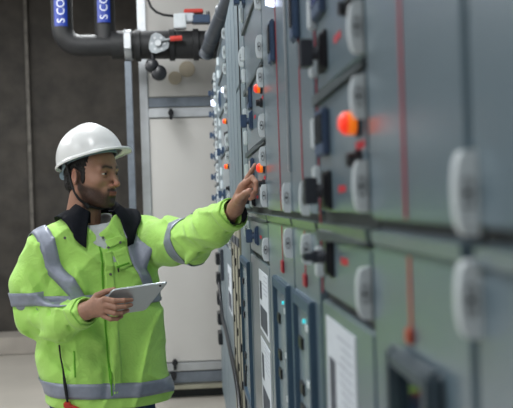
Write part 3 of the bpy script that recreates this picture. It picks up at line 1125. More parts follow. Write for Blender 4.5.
M['tab_back'] = mat('silver_tablet_back', rgb(178, 186, 190), 0.3, metal=0.55, noise_scale=4, noise_amt=0.03)
M['tab_screen'] = mat('dark_tablet_glass', rgb(18, 20, 24), 0.08, noise_scale=5, noise_amt=0.1)
M['brass'] = mat('snap_metal', rgb(140, 140, 135), 0.35, metal=0.8, noise_scale=50, noise_amt=0.1)

# ---------------------------------------------------------------- key points of the pose
TC = A3(103, 330, 3.45)
ty = math.radians(22)
T_L = np.array((math.cos(ty), math.sin(ty), 0))      # his left
T_F = np.array((math.sin(ty), -math.cos(ty), 0))     # his front
SR = A3(49, 250, 3.38)
SL = A3(149, 243, 3.52)
ELR, WRR = A3(37, 316, 3.40), A3(86, 311, 3.19)
ELL, WRL = A3(191, 241, 3.25), A3(235, 212, 2.97)
HP = at(103, 404, 3.45)

wob = lambda P, f, s: np.sin(P[..., 0] * f + s + 1.7 * np.sin(P[..., 2] * f * 0.61 + s * 2.1)) * np.sin(P[..., 2] * f * 0.9 + 1.3 * np.sin(P[..., 1] * f * 0.7 + s) + P[..., 1] * f * 0.5)

# trunk profile: z, centre px, half width (m), half depth (m)
prof_py = np.array([445, 405, 385, 350, 310, 275, 250, 236, 224, 214, 206])
prof_cx = np.array([109, 108.5, 107.5, 101, 99, 98, 98, 98, 98, 97, 97])
prof_hw = np.array([.205, .230, .235, .243, .238, .225, .205, .175, .115, .08, .07])
prof_hd = np.array([.14, .152, .155, .155, .150, .142, .128, .112, .095, .078, .06])
_pp = [A3(cx, py, 3.45) for cx, py in zip(prof_cx, prof_py)]
prof_z = np.array([p[2] for p in _pp])
prof_x = np.array([p[0] for p in _pp])


def trunk_raw(P, grow=0.0):
    z = P[..., 2]
    cx = np.interp(z, prof_z, prof_x)
    hw = np.interp(z, prof_z, prof_hw) + grow
    hd = np.interp(z, prof_z, prof_hd) + grow
    # the back leans a touch
    cy = 3.45 + 0.02 * np.clip((z - 1.1) / 0.4, -1, 1)
    dx, dy = P[..., 0] - cx, P[..., 1] - cy
    u = dx * T_L[0] + dy * T_L[1]
    w_ = dx * T_F[0] + dy * T_F[1]
    e = 2.25
    k = (np.abs(u / hw) ** e + np.abs(w_ / hd) ** e) ** (1 / e)
    d = (k - 1) * np.minimum(hw, hd)
    return d.astype(F4), u, w_


def crease(P, f, s):
    """ridged noise: sharp crests, broad valleys"""
    a = P[..., 0] * f + s + 1.9 * np.sin(P[..., 2] * f * 0.55 + s) + 1.1 * np.sin(P[..., 1] * f * 0.8 + 2 * s)
    b = P[..., 2] * f * 0.8 - P[..., 0] * f * 0.45 + 1.6 * np.sin(P[..., 0] * f * 0.6 + s * 1.7)
    return 1 - 1.6 * np.abs(np.sin(a) * np.cos(b))


def ridges(P, d, f, s, w1=1.6):
    """long drawn creases running across direction d, broken up along their length"""
    d = np.asarray(d, F4)
    d = d / np.linalg.norm(d)
    e = np.cross(d, (0.25, 1.0, 0.1))
    e = (e / np.linalg.norm(e)).astype(F4)
    a, b = P @ d, P @ e
    t = a * f + w1 * np.sin(b * f * 0.33 + s) + 0.8 * np.sin(a * f * 0.41 + 2.3 * s) + 0.6 * np.sin(P[..., 1] * f * 0.5 + s)
    m = 0.5 + 0.5 * np.sin(b * f * 0.42 + 1.9 * s + 1.2 * np.sin(a * f * 0.27 + s))
    return (1 - np.abs(np.sin(t))) ** 2 * m


def folds(P, segs):
    """soft ridges / valleys: list of (a, b, radius, height)"""
    r = 0
    for a, b, rad, h in segs:
        d = cone(P, a, b, 0, 0)
        r = r + 2.0 * h * np.exp(-(d / rad) ** 2)
    return r


TF = lambda px, py: A3(px, py, 3.28)
TR_FOLDS = [
    (TF(70, 320), TF(100, 345), 0.020, 0.010), (TF(60, 345), TF(98, 372), 0.018, 0.009),
    (TF(112, 300), TF(106, 395), 0.014, -0.007), (TF(60, 300), TF(52, 345), 0.018, -0.010),
    (TF(108, 330), TF(140, 318), 0.018, -0.009), (TF(115, 322), TF(158, 335), 0.018, 0.008),
    (TF(140, 290), TF(158, 330), 0.020, -0.009), (TF(45, 350), TF(70, 372), 0.014, -0.007),
    (TF(120, 345), TF(132, 392), 0.016, 0.008), (TF(140, 340), TF(150, 385), 0.016, -0.007),
    (TF(88, 250), TF(98, 292), 0.014, -0.005), (TF(84, 300), TF(90, 395), 0.02, 0.006),
    (TF(72, 262), TF(84, 290), 0.018, 0.007), (TF(150, 262), TF(130, 300), 0.018, 0.007),
    (TF(125, 215), TF(152, 255), 0.02, 0.006),
]


def trunk(P):
    d, u, w_ = trunk_raw(P)
    # shoulders
    d = smin(d, cone(P, SR + V(0.05, 0.02, 0.015), A3(90, 229, 3.46), 0.085, 0.102), 0.05)
    d = smin(d, cone(P, SL + V(-0.04, -0.0, 0.012), A3(100, 230, 3.47), 0.083, 0.10), 0.05)
    d = d - folds(P, TR_FOLDS) - 0.003 * wob(P, 20, 0.4) - 0.0035 * crease(P, 15, 2.0) - 0.015 * ridges(P, (1, 0, -.55), 24, .6) - 0.012 * ridges(P, (.6, 0, 1), 21, 2.4)
    d = smax(d, P[..., 2] - NECKTOP, 0.02)
    return d.astype(F4)


NECKTOP = at(97, 213, 3.45).z
AR1 = A3(34, 284, 3.39)
ARM_R = [SR, AR1, ELR, A3(62, 323, 3.28), WRR]
ARM_R_R = [0.085, 0.076, 0.073, 0.062, 0.046]
AL1 = A3(170, 242, 3.38)
ARM_L = [SL, AL1, ELL, A3(214, 227, 3.09), WRL]
ARM_L_R = [0.092, 0.082, 0.072, 0.061, 0.045]
FR = lambda px, py, Y=3.30: A3(px, py, Y)
RF = [(FR(14, 322), FR(40, 333), 0.014, -0.009), (FR(18, 306), FR(48, 314), 0.012, -0.008), (FR(24, 292, 3.3), FR(52, 304, 3.26), 0.012, 0.007),
      (FR(28, 340), FR(62, 330, 3.22), 0.014, 0.008), (FR(50, 312, 3.24), FR(62, 338, 3.24), 0.010, -0.006),
      (FR(64, 306, 3.2), FR(73, 336, 3.2), 0.009, -0.006), (FR(22, 258, 3.3), FR(44, 288, 3.3), 0.014, -0.006), (FR(38, 246), FR(46, 286), 0.014, 0.006)]
LF = [(A3(168, 230, 3.36), A3(182, 268, 3.30), 0.012, -0.006), (A3(182, 268, 3.2), A3(206, 240, 3.12), 0.016, 0.009),
      (A3(186, 240, 3.18), A3(206, 256, 3.14), 0.012, -0.009), (A3(194, 226, 3.18), A3(212, 250, 3.1), 0.010, -0.006),
      (A3(200, 216, 3.14), A3(224, 236, 3.04), 0.012, 0.007), (A3(214, 208, 3.08), A3(228, 232, 3.0), 0.008, -0.005),
      (A3(150, 222, 3.42), A3(176, 232, 3.3), 0.014, 0.005)]


def arm_r(P):
    d = chain(P, ARM_R, ARM_R_R, 0.03) - folds(P, RF) - 0.002 * wob(P, 31, 1.1) - 0.003 * crease(P, 21, 0.2) - 0.014 * ridges(P, (.7, 0, 1), 34, 1.3) - 0.010 * ridges(P, (1, 0, -.3), 30, 4.4)
    # cut the cuff square
    ax = (WRR - ARM_R[3]) / np.linalg.norm(WRR - ARM_R[3])
    return smax(d, (P - WRR) @ ax.astype(F4) - 0.012, 0.008).astype(F4)


def arm_l(P):
    d = chain(P, ARM_L, ARM_L_R, 0.03) - folds(P, LF) - 0.002 * wob(P, 29, 3.1) - 0.003 * crease(P, 20, 4.2) - 0.014 * ridges(P, (1, -.6, .7), 33, 2.2) - 0.009 * ridges(P, (.2, 0, 1), 30, .4)
    ax = (WRL - ARM_L[3]) / np.linalg.norm(WRL - ARM_L[3])
    return smax(d, (P - WRL) @ ax.astype(F4) - 0.014, 0.008).astype(F4)


HEM = at(106, 408, 3.3).z
NECK0, NECK1 = A3(96, 238, 3.45), A3(94, 196, 3.46)


def cuff_hole(P, wr, prev, r, dep):
    ax = (wr - prev) / np.linalg.norm(wr - prev)
    return cone(P, wr - ax * dep, wr + ax * 0.05, r * 0.93, r * 1.0)


def jacket(P):
    d = smin(trunk(P), arm_r(P), 0.018)
    d = smin(d, arm_l(P), 0.03)
    # hem cut, slightly lower at his back
    d = smax(d, HEM - P[..., 2] - 0.06 * (P[..., 0] - TC[0]), 0.008)
    # neck opening, deeper in front where the collar parts
    d = smax(d, -cone(P, A3(98, 226, 3.42), A3(95, 190, 3.46), 0.066, 0.085), 0.012)
    d = smax(d, -cone(P, A3(99, 242, 3.27), A3(96, 205, 3.36), 0.022, 0.076), 0.012)
    d = smax(d, -cuff_hole(P, WRR, ARM_R[3], 0.042, 0.03), 0.006)
    d = smax(d, -cuff_hole(P, WRL, ARM_L[3], 0.045, 0.045), 0.006)
    # hollow under the hem
    dt, _, _ = trunk_raw(P, -0.02)
    d = smax(d, -smax(dt, P[..., 2] - HEM - 0.03, 0.01), 0.008)
    return d.astype(F4)


# ---------------------------------------------------------------- head
HC = A3(91.5, 173.5, 3.44)
yaw_h = math.radians(58)
HF = np.array((math.sin(yaw_h), -math.cos(yaw_h), 0))
HL = np.array((math.cos(yaw_h), math.sin(yaw_h), 0))
HU = np.array((0, 0, 1.0))
tilt = math.radians(-3)     # a touch down
HFt = HF * math.cos(tilt) + HU * math.sin(tilt)
HUt = np.cross(HFt, HL)
HM = np.stack([HFt, HL, HUt], 1).astype(F4)   # local -> world columns
HS = 1.05


def hl(P):
    return ((P - HC) @ HM) / HS


def hw_(p):
    return (HM @ (np.asarray(p, F4) * HS)) + HC


def sym(q):
    s = q.copy()
    s[..., 1] = np.abs(s[..., 1])
    return s


def head_sdf(P):
    q = hl(P)
    s = sym(q)
    d = ell(q, (-.012, 0, .038), (.099, .077, .086))
    d = smin(d, ell(q, (.040, 0, -.02), (.052, .060, .080)), 0.04)
    d = smin(d, ell(q, (.046, 0, -.082), (.042, .042, .034)), 0.03)      # jaw mass
    d = smin(d, cone(s, (-.002, .056, -.052), (.066, .020, -.102), .013, .014), 0.028)
    d = smin(d, cone(s, (-.004, .058, -.01), (-.002, .056, -.055), .012, .012), 0.028)
    d = smin(d, ell(q, (.080, 0, -.106), (.016, .020, .014)), 0.018)      # chin
    d = smin(d, ell(s, (.058, .045, -.028), (.022, .018, .016)), 0.026)   # cheekbone
    d = smin(d, ell(q, (.076, 0, -.066), (.022, .030, .024)), 0.02)       # muzzle
    d = smin(d, cone(s, (.089, .010, .014), (.078, .044, .018), .009, .007), 0.018)   # brow
    d = smax(d, -ell(s, (.099, .031, -.002), (.017, .019, .0125)), 0.018)   # sockets
    d = smin(d, cone(q, (.089, 0, .008), (.1135, 0, -.033), .0065, .0085), 0.014)   # nose
    d = smin(d, ell(q, (.1135, 0, -.0375), (.0105, .0095, .0085)), 0.007)
    d = smin(d, ell(s, (.1005, .0125, -.0415), (.0095, .0065, .0065)), 0.006)
    d = smax(d, -ell(s, (.106, .0065, -.0475), (.006, .0035, .004)), 0.003)   # nostril
    # lids
    lid = smax(ell(s, (.0765, .0315, 0.000), (.0148, .0165, .0138)), -(np.abs(s[..., 2] + 0.0005 + 0.06 * (s[..., 1] - .03)) - 0.0029), 0.002)
    d = smin(d, lid, 0.004)
    # lips
    d = smin(d, ell(q, (.0955, 0, -.0655), (.0075, .021, .0042)), 0.005)
    d = smin(d, ell(q, (.0935, 0, -.0745), (.0080, .018, .0052)), 0.005)
    d = smax(d, -cone(s, (.103, 0, -.0700), (.091, .023, -.0705), .0014, .001), 0.002)
    d = smax(d, -ell(q, (.1015, 0, -.086), (.008, .02, .005)), 0.010)
    # ears
    e = s
    ear = ell(e, (-.010, .082, -.012), (.018, .007, .030), rotm('Z', 20) @ rotm('Y', -10))
    ear = smax(ear, -ell(e, (-.006, .089, -.010), (.0105, .006, .019), rotm('Z', 20) @ rotm('Y', -10)), 0.004)
    d = smin(d, ear, 0.008)
    # neck
    d = smin(d, cone(q, (-.022, 0, -.05), (-.045, 0, -.20), .054, .064), 0.03)
    d = smin(d, cone(s, (-.015, .045, -.07), (.012, .012, -.20), .014, .012), 0.02)
    d = smin(d, ell(q, (.012, 0, -.135), (.013, .011, .018)), 0.02)
    return (d * HS).astype(F4)


def head_tone(Vt):
    q = hl(Vt.astype(F4)).astype(float)
    s = sym(q)
    x, y, z = s[:, 0], s[:, 1], s[:, 2]
    c = np.tile(SKIN, (len(q), 1))

    def mixc(c, col, a):
        a = np.clip(a, 0, 1)[:, None]
        return c * (1 - a) + np.array(col) * a

    sm = lambda e0, e1, v: (lambda t: t * t * (3 - 2 * t))(np.clip((v - e0) / (e1 - e0), 0, 1))
    # ruddy cheeks, ears, nose tip
    c = mixc(c, rgb(176, 104, 84)[:3], 0.5 * np.exp(-((x - .112) ** 2 + (z + .038) ** 2) / .015 ** 2) + 0.35 * sm(.07, .08, y))
    # beard: along the jaw and up to the sideburn, over the lip, on the chin
    line = -0.042 - 0.30 * np.clip(x - 0.02, 0, .06)            # upper cheek line
    b = sm(0.012, -0.010, z - line) * sm(-.004, .008, x) * sm(-.142, -.118, z + 0.0 * x)
    b *= 1 - 0.55 * np.exp(-((x - .083) ** 2 + (y - .030) ** 2 + (z + .062) ** 2) / .013 ** 2)
    side = sm(.022, .006, x) * sm(-.006, .002, x) * sm(-.07, -.05, z) * (z < .03) * (y > .045)
    must = np.exp(-((z + .058) / .0062) ** 2) * sm(.084, .092, x) * sm(.030, .022, y)
    gote = np.exp(-((z + .095) / .017) ** 2) * sm(.07, .085, x) * sm(.03, .02, y)
    nn = np.array([noise.noise(Vector(p) * 420) for p in q]) * 0.35 + 1
    bb = np.clip((0.9 * b + 0.75 * side + 0.85 * must + 0.5 * gote) * nn, 0, 0.93)
    bb *= (z < .03)
    c = mixc(c, rgb(40, 29, 26)[:3], bb)
    # lips
    lip = np.exp(-((z + .0662) / .0042) ** 2) + np.exp(-((z + .0745) / .005) ** 2)
    c = mixc(c, rgb(146, 86, 78)[:3], np.clip(lip, 0, 1) * sm(.086, .092, x) * sm(.024, .018, y))
    # eyebrow
    bz = .0215 + .004 * np.exp(-((y - .034) / .012) ** 2) - .10 * np.clip(y - .040, 0, 1)
    eb = np.exp(-((z - bz) / .0060) ** 2) * sm(.007, .012, y) * sm(.056, .046, y) * (x > .05)
    c = mixc(c, rgb(30, 22, 20)[:3], 0.92 * eb)
    # lash line
    ll = np.exp(-((z - .0048) / .0022) ** 2) * np.exp(-((y - .031) / .013) ** 4) * (x > .07)
    c = mixc(c, rgb(34, 22, 20)[:3], 0.8 * ll)
    c = mixc(c, rgb(120, 78, 62)[:3], 0.4 * np.exp(-((z + .004) / .010) ** 2 - ((y - .03) / .02) ** 2) * (x > .07))
    return c


# ---------------------------------------------------------------- hands
def hand_sdf(P, palm, fingers, wr):
    d = None
    for a, b, ra, rb in palm:
        c = cone(P, a, b, ra, rb)
        d = c if d is None else smin(d, c, 0.014)
    for pts, r in fingers:
        d = smin(d, chain(P, pts, r, 0.003), 0.0045)
    return d.astype(F4)


# his right hand, gripping the tablet from its near side
rY = 3.125
RW = A3(86, 311, 3.17)
R_MCP = [A3(104.5, 299, rY), A3(106, 305, rY - .004), A3(105.5, 310.5, rY), A3(103.5, 316, rY + .008)]
R_FIN = [
    ([R_MCP[0], A3(114, 301, rY - .012), A3(124, 300.5, rY - .008), A3(131.5, 300, rY + .012)], [.0105, .0095, .0085, .0072]),
    ([R_MCP[1], A3(116, 307.5, rY - .014), A3(125, 306.5, rY - .006), A3(131, 305, rY + .014)], [.0108, .0098, .0086, .0073]),
    ([R_MCP[2], A3(114.5, 313.5, rY - .010), A3(122, 312.8, rY - .002), A3(127.5, 310.5, rY + .018)], [.0103, .0092, .0082, .007]),
    ([R_MCP[3], A3(110.5, 319, rY - .002), A3(117, 318.8, rY + .006), A3(121.5, 316.5, rY + .022)], [.0092, .0082, .0074, .0064]),
    ([A3(91, 304, rY + .03), A3(97, 296, rY + .03), A3(105, 292, rY + .034), A3(114, 289.5, rY + .030)], [.015, .0125, .0105, .0085]),
]
R_PALM = [(RW, A3(103, 301, rY + .006), .025, .0145), (RW, A3(104, 307, rY + .006), .025, .0155), (RW, A3(103, 313, rY + .010), .024, .0145), (RW, A3(94, 302, rY + .026), .023, .0165),
          (A3(70, 318, 3.22), RW, .028, .026)]
hand_r = lambda P: hand_sdf(P, R_PALM, R_FIN, RW)

# his left hand, index finger pointing up at the door
LWr = A3(235.5, 208, 2.93)
lY = 2.81
L_MCP = [A3(242.3, 186.5, lY + .02), A3(245, 183.5, lY - .005), A3(247, 187, lY + .01), A3(247, 192.5, lY + .012)]
L_FIN = [
    ([L_MCP[0], A3(247.8, 177.5, lY + .012), A3(251.8, 170.8, lY - .0), A3(255, 165, lY - .012)], [.0100, .0088, .0078, .0064]),
    ([L_MCP[1], A3(252.3, 177.8, lY - .045), A3(256.3, 182.5, lY - .065), A3(256, 189.5, lY - .065)], [.0098, .0086, .0077, .0064]),
    ([L_MCP[2], A3(254.3, 184, lY - .025), A3(256.3, 190.5, lY - .035), A3(253, 195, lY - .025)], [.0096, .0086, .0077, .0065]),
    ([L_MCP[3], A3(252, 192.5, lY - .020), A3(253.5, 196.8, lY - .025), A3(250, 199, lY - .015)], [.0088, .0078, .0070, .006]),
    ([A3(238, 201, lY + .035), A3(241, 197, lY - .005), A3(245, 193.5, lY - .040), A3(249.8, 190.5, lY - .066)], [.0125, .0112, .0098, .0080]),
]
L_PALM = [(LWr, L_MCP[0], .0195, .0118), (LWr, L_MCP[1], .020, .0120), (LWr, L_MCP[2], .020, .0120), (LWr, L_MCP[3], .019, .011), (LWr, A3(239, 199.5, lY + .03), .018, .0135),
          (A3(226, 222, 3.01), LWr, .026, .0205)]
hand_l = lambda P: hand_sdf(P, L_PALM, L_FIN, LWr)

FOOT_R = np.array((float(HP.x) - 0.12, 3.42, 0.0))
FOOT_L = np.array((float(HP.x) + 0.13, 3.50, 0.0))
HIPR = np.array((HP.x, HP.y, 0)) - T_L * 0.09
HIPL = np.array((HP.x, HP.y, 0)) + T_L * 0.09


def legs(P, g=0.0):
    d = None
    for hip, ft in ((HIPR, FOOT_R), (HIPL, FOOT_L)):
        h = V(hip[0], hip[1], 0.82)
        k = V(*(0.5 * (hip + ft) + np.array((0.01, -0.02, 0))))
        k[2] = 0.47
        a = V(ft[0], ft[1] + 0.02, 0.07)
        c = chain(P, [h, k, a], [0.098 + g, 0.066 + g, 0.046 + g], 0.02)
        d = c if d is None else smin(d, c, 0.03)
    return d


def body_low(P):
    d, _, _ = trunk_raw(P, -0.045)
    d = smax(smax(d, P[..., 2] - 1.32, 0.05), 0.84 - P[..., 2], 0.04)
    d = smin(d, legs(P), 0.05)
    d = smin(d, chain(P, [SR, AR1, ELR, WRR], [.06, .048, .042, .03], .02), 0.03)
    d = smin(d, chain(P, [SL, AL1, ELL, WRL], [.06, .05, .044, .03], .02), 0.03)
    for ft in (FOOT_R, FOOT_L):
        d = smin(d, cone(P, ft + np.array((0, .03, .05)), ft + T_F * 0.13 + np.array((0, 0, .035)), .034, .026), 0.02)
    return d.astype(F4)


def around(pts, m):
    pts = np.array(pts)
    return pts.min(0) - m, pts.max(0) + m


person = thing('person', 'worker in white hard hat and lime reflective jacket pointing at a cabinet with tablet',
               'person', (float(HP.x), 3.45, 0))
allv, allq, allc, nb = [], [], [], 0


def acc_(fn, lo, hi, h, tone):
    global nb
    v, q = surface(fn, lo, hi, h)
    allv.append(v)
    allq.append(q + nb)
    allc.append(tone(v))
    nb += len(v)


flat = lambda v: np.tile(SKIN, (len(v), 1))


def hand_tone(nails):
    def f(v):
        c = np.tile(SKIN, (len(v), 1))
        nn = np.array([noise.noise(Vector(p) * 90) for p in v])[:, None] * 0.12
        c = c * (1 + nn)
        for p in nails:
            a = np.clip(1.2 - np.linalg.norm(v - p, axis=1) / 0.011, 0, 0.5)[:, None]
            c = c * (1 - a) + np.array(rgb(205, 150, 132)[:3]) * a
        return c
    return f


lo, hi = around([hw_((-.12, -.1, .13)), hw_((.13, .1, -.19)), hw_((.13, -.1, -.19)), hw_((-.12, .1, .13))], 0.02)
hi[2] = hw_((0, 0, .14))[2]
acc_(head_sdf, lo, hi, 0.0021, head_tone)
lo, hi = around([p for f in R_FIN for p in f[0]] + [A3(70, 318, 3.22)], 0.035)
acc_(hand_r, lo, hi, 0.0022, hand_tone([f[0][-1] for f in R_FIN]))
lo, hi = around([p for f in L_FIN for p in f[0]] + [A3(226, 222, 3.01)], 0.035)
acc_(hand_l, lo, hi, 0.0022, hand_tone([f[0][-1] for f in L_FIN]))
acc_(body_low, (-1.05, 3.0, 0.0), (0.05, 3.8, 1.45), 0.011, flat)
body = mesh_obj('body', np.concatenate(allv), np.concatenate(allq), M['skin'], person, np.concatenate(allc))

# eyes
for sgn in (-1, 1):
    c = hw_((.0765, .0315 * sgn, 0.0))
    bm = bmesh.new()
    bmesh.ops.create_uvsphere(bm, u_segments=32, v_segments=24, radius=0.0128 * HS)
    look = Vector(np.asarray(HM @ V(1, 0.05, -0.03)).tolist()).normalized()
    rot = look.to_track_quat('Z', 'Y').to_matrix()
    me = D.meshes.new('eye')
    for f in bm.faces:
        zc_ = f.calc_center_median().z / (0.0128 * HS)
        f.material_index = 1 if zc_ > 0.80 else 0
        f.smooth = True
    for v_ in bm.verts:
        v_.co = rot @ v_.co
    bm.to_mesh(me)
    bm.free()
    me.materials.append(M['eyewhite'])
    me.materials.append(M['iris'])
    eo = D.objects.new('eye', me)
    COL.objects.link(eo)
    eo.parent = person
    eo.location = Vector(c.tolist()) - ROOT[person.name]


# hair below the hat: sides, nape, sideburn
def hair_sdf(P):
    q = hl(P)
    s = sym(q)
    d = ell(q, (-.015, 0, .036), (.103, .0815, .090))
    nz = 0.0016 * np.sin(q[..., 2] * 420 + 5 * np.sin(q[..., 0] * 160)) + 0.0012 * np.sin(q[..., 0] * 700 + q[..., 2] * 200)
    d = d - nz
    # hairline: keep behind the forehead, above a line that drops to the nape
    front = s[..., 0] - 0.036 - 0.10 * np.clip(s[..., 2], -.05, .08)
    low = (-0.012 - 0.05 * 0) - s[..., 2]
    nape = (-0.060) - s[..., 2]
    lowb = np.where(s[..., 0] < -0.022, nape, low)
    d = smax(d, front, 0.01)
    d = smax(d, lowb.astype(F4), 0.008)
    # nape mass and sideburns
    b = ell(q, (-.055, 0, -.035), (.05, .058, .045)) - nz
    d = smin(d, b, 0.02)
    sb = ell(s, (.016, .0695, -.008), (.010, .006, .030))
    d = smin(d, sb, 0.008)
    # clear the ear
    d = smax(d, -ell(s, (-.010, .086, -.014), (.021, .018, .032)), 0.004)
    return (d * HS).astype(F4)


lo, hi = around([hw_((-.12, -.1, .08)), hw_((.06, .1, -.09)), hw_((.06, -.1, -.09)), hw_((-.12, .1, .08))], 0.015)
v, q = surface(hair_sdf, lo, hi, 0.0028)
mesh_obj('hair', v, q, M['hair'], person)

# ---------------------------------------------------------------- hard hat
ht = math.radians(18)       # hat tipped back


def hat_l(P):
    q = hl(P)
    x, z = q[..., 0] + 0.008, q[..., 2] - 0.052
    c_, s_ = math.cos(ht), math.sin(ht)
    return np.stack([x * c_ + z * s_, q[..., 1], -x * s_ + z * c_], -1)


def hat_outer(q, g=0.0):
    d = ell(q, (0, 0, 0.0), (.129 + g, .107 + g, .126 + g))
    return d


def hat_sdf(P):
    q = hat_l(P)
    s = sym(q)
    d = hat_outer(q)
    # centre crest and side ribs
    cr = smax(ell(q, (-.004, 0, 0.002), (.128, .022, .1305)), np.abs(q[..., 1]) - .016, 0.006)
    cr = smax(cr, -q[..., 2] + 0.05, 0.02)
    d = smin(d, cr, 0.006)
    d = smax(d, -q[..., 2], 0.003)
    d = smax(d, -hat_outer(q, -0.005), 0.002)
    # brim: narrow lip all round, long peak in front
    rr = np.sqrt((q[..., 0] / .129) ** 2 + (q[..., 1] / .107) ** 2)
    ang = np.clip(q[..., 0] / .12, 0, 1)
    peak = .006 + .025 * ang ** 2.2
    rad = (rr - 1) * .125 - peak
    zc_ = -0.001 - 0.18 * np.clip((rr - 1) * .125, 0, 1) - 0.06 * np.clip(q[..., 0], 0, 1) * 0
    brim = smax(np.abs(q[..., 2] - zc_) - .0024, rad, 0.003)
    brim = smax(brim, -(rr - 0.97) * .12, 0.002)
    lipd = smax(np.abs(rad + 0.0015) - .0022, np.abs(q[..., 2] - zc_ + 0.002) - .005, 0.002)
    d = smin(d, smin(brim, lipd, 0.002), 0.006)
    return (d * HS).astype(F4)


lo, hi = around([hw_((-.165, -.13, .20)), hw_((.19, .13, .0)), hw_((.19, -.13, .0)), hw_((-.165, .13, .20)), hw_((-.165, .13, .0))], 0.02)
v, q = surface(hat_sdf, lo, hi, 0.0026)
hat = mesh_obj('hard_hat', v, q, M['hat'], person)


def hatw(p):
    """hat-local point to world"""
    c_, s_ = math.cos(ht), math.sin(ht)
    x, y, z = p
    return hw_((x * c_ - z * s_ - 0.008, y, x * s_ + z * c_ + 0.052))


# inner headband and ratchet
Q = []
for i in range(64):
    a = 2 * math.pi * i / 64
    row = []
    for j in range(3):
        row.append(hatw((.108 * math.cos(a) - .004, .088 * math.sin(a), .012 - .010 * j - .030 * max(0, -math.cos(a)) ** 2)))
    Q.append(row)
strip_mesh('headband', np.array(Q), M['hat_grey'], hat, 0.003, closed=True)
a_, b_ = hatw((-.112, 0.03, -.028)), hatw((-.112, -0.03, -.028))
mb = MB().tube([Vector(a_.tolist()), Vector(b_.tolist())], 0.017, 14)
mb.build('ratchet_knob', M['hat_grey'], hat, smooth=True, origin=None)


def webbing(name, pts, wd, th, m, parent, out_from):
    """flat strap through points, broad side facing away from out_from"""
    pts = [np.asarray(p, float) for p in pts]
    cen = []
    for i in range(len(pts) - 1):
        for k_ in range(8):
            cen.append(pts[i] + (pts[i + 1] - pts[i]) * k_ / 8)
    cen.append(pts[-1])
    cen = np.array(cen)
    for _ in range(10):
        cen[1:-1] = (cen[:-2] + 2 * cen[1:-1] + cen[2:]) / 4
    tan = np.gradient(cen, axis=0)
    nrm = cen - np.asarray(out_from, float)
    sd = np.cross(tan, nrm)
    sd /= np.linalg.norm(sd, axis=1, keepdims=True) + 1e-9
    Qs = np.stack([cen - sd * wd / 2, cen, cen + sd * wd / 2], 1)
    return strip_mesh(name, Qs, m, parent, th)


hc = HC.astype(float)


def on_head(p, off=0.003):
    """push a head-local point out to the head surface"""
    P = hw_(p)[None].astype(F4)
    for _ in range(12):
        d = head_sdf(P) - off
        P = P - grad(head_sdf, P) * d[:, None]
    return P[0].astype(float)


for sgn in (-1, 1):
    bk = [hatw((-.035, .098 * sgn, -.004)), on_head((-.040, .078 * sgn, .0), .008), on_head((-.034, .068 * sgn, -.045), .006), on_head((-.010, .062 * sgn, -.085), .004),
          on_head((.022, .050 * sgn, -.118), .004), on_head((.050, .022 * sgn, -.126), .005), on_head((.056, 0, -.127), .005)]
    webbing('chin_strap', bk, .013, .0022, M['strap'], hat, hw_((-.01, 0, -.03)))
    bc = on_head((.018, .053 * sgn, -.113), .006)
    MB().tube([Vector((bc - np.array((.0, .0, -.006))).tolist()), Vector((bc + np.array((.010, .0, -.010))).tolist())], .008, 8).build('strap_buckle', M['strap'], hat, smooth=True)

# ---------------------------------------------------------------- shirt, jacket, trousers, boots
def shirt_sdf(P):
    d = cone(P, A3(99, 262, 3.42), A3(97, 224, 3.435), .105, .078)
    d = smax(d, P[..., 2] - at(97, 222, 3.4).z - 0.35 * (P[..., 1] - 3.40) , 0.01)
    d = smax(d, -cone(P, A3(96, 228, 3.43), A3(94, 200, 3.45), .056, .06), 0.006)
    return (d - 0.002 * wob(P, 80, 1)).astype(F4)


lo, hi = around([A3(99, 262, 3.44), A3(97, 215, 3.455)], 0.11)
v, q = surface(shirt_sdf, lo, hi, 0.004)
mesh_obj('t_shirt', v, q, M['shirt'], person)

v, q = surface(jacket, (-1.0, 2.92, HEM - 0.09), (0.03, 3.78, at(95, 200, 3.45).z), 0.0045)
jk = mesh_obj('jacket', v, q, M['lime'], person)

trunk_only = trunk
TU = lambda u, py, w_=0.35: np.array((np.interp(at(100, py, 3.45).z, prof_z, prof_x), 3.45, at(100, py, 3.45).z)) + T_L * u + T_F * w_


def front_pt(px, py, Y=3.28):
    """a photo position on the chest, moved out to cast back along his front"""
    return A3(px, py, Y).astype(float) + T_F * 0.12


tf = tuple((-T_F).tolist())
# shoulder straps, running from the chest band over the shoulder and down the back
def trunk_sh(P):
    d = smin(trunk(P), cone(P, SR, AR1, ARM_R_R[0], ARM_R_R[1]), 0.018)
    return smin(d, cone(P, SL, AL1, ARM_L_R[0], ARM_L_R[1]), 0.03).astype(F4)


for (pb, yb_, pt) in ((74, 3.33, 46), (156, 3.43, 128)):
    cb = A3(pb, 297, yb_).astype(float) - T_F * .12
    ring('reflective_band', trunk_sh, cb, T_L, .42, .026, M['reflective'], jk, n=170, a0=-96, a1=96,
         sheer=(0, 0, (pt - pb) / 262.0), off=.0065)
c_mid = np.array((np.interp(at(100, 298, 3.45).z, prof_z, prof_x), 3.45, at(100, 297, 3.45).z))
ring('reflective_band', lambda P: smin(trunk(P), chain(P, ARM_R[:3], ARM_R_R[:3], .03) - folds(P, RF), .018).astype(F4), c_mid, (0, 0, 1), .40, .025, M['reflective'], jk, n=110, off=.004)
c_hem = np.array((np.interp(at(100, 388, 3.45).z, prof_z, prof_x), 3.45, at(100, 383.5, 3.42).z))
ring('reflective_band', trunk_only, c_hem, (0, 0, 1), .36, .027, M['reflective'], jk, n=110, sheer=(-0.06 * .24, 0, 0))
# sleeve bands
ring('reflective_band', arm_r, A3(35, 297, 3.39), (0.05, 0, -1), .13, .0245, M['reflective'], jk, n=60, off=.005)
ring('reflective_band', arm_l, A3(187, 242, 3.27), (A3(196, 240, 3.2) - A3(160, 250, 3.4)), .14, .029, M['reflective'], jk, n=60)

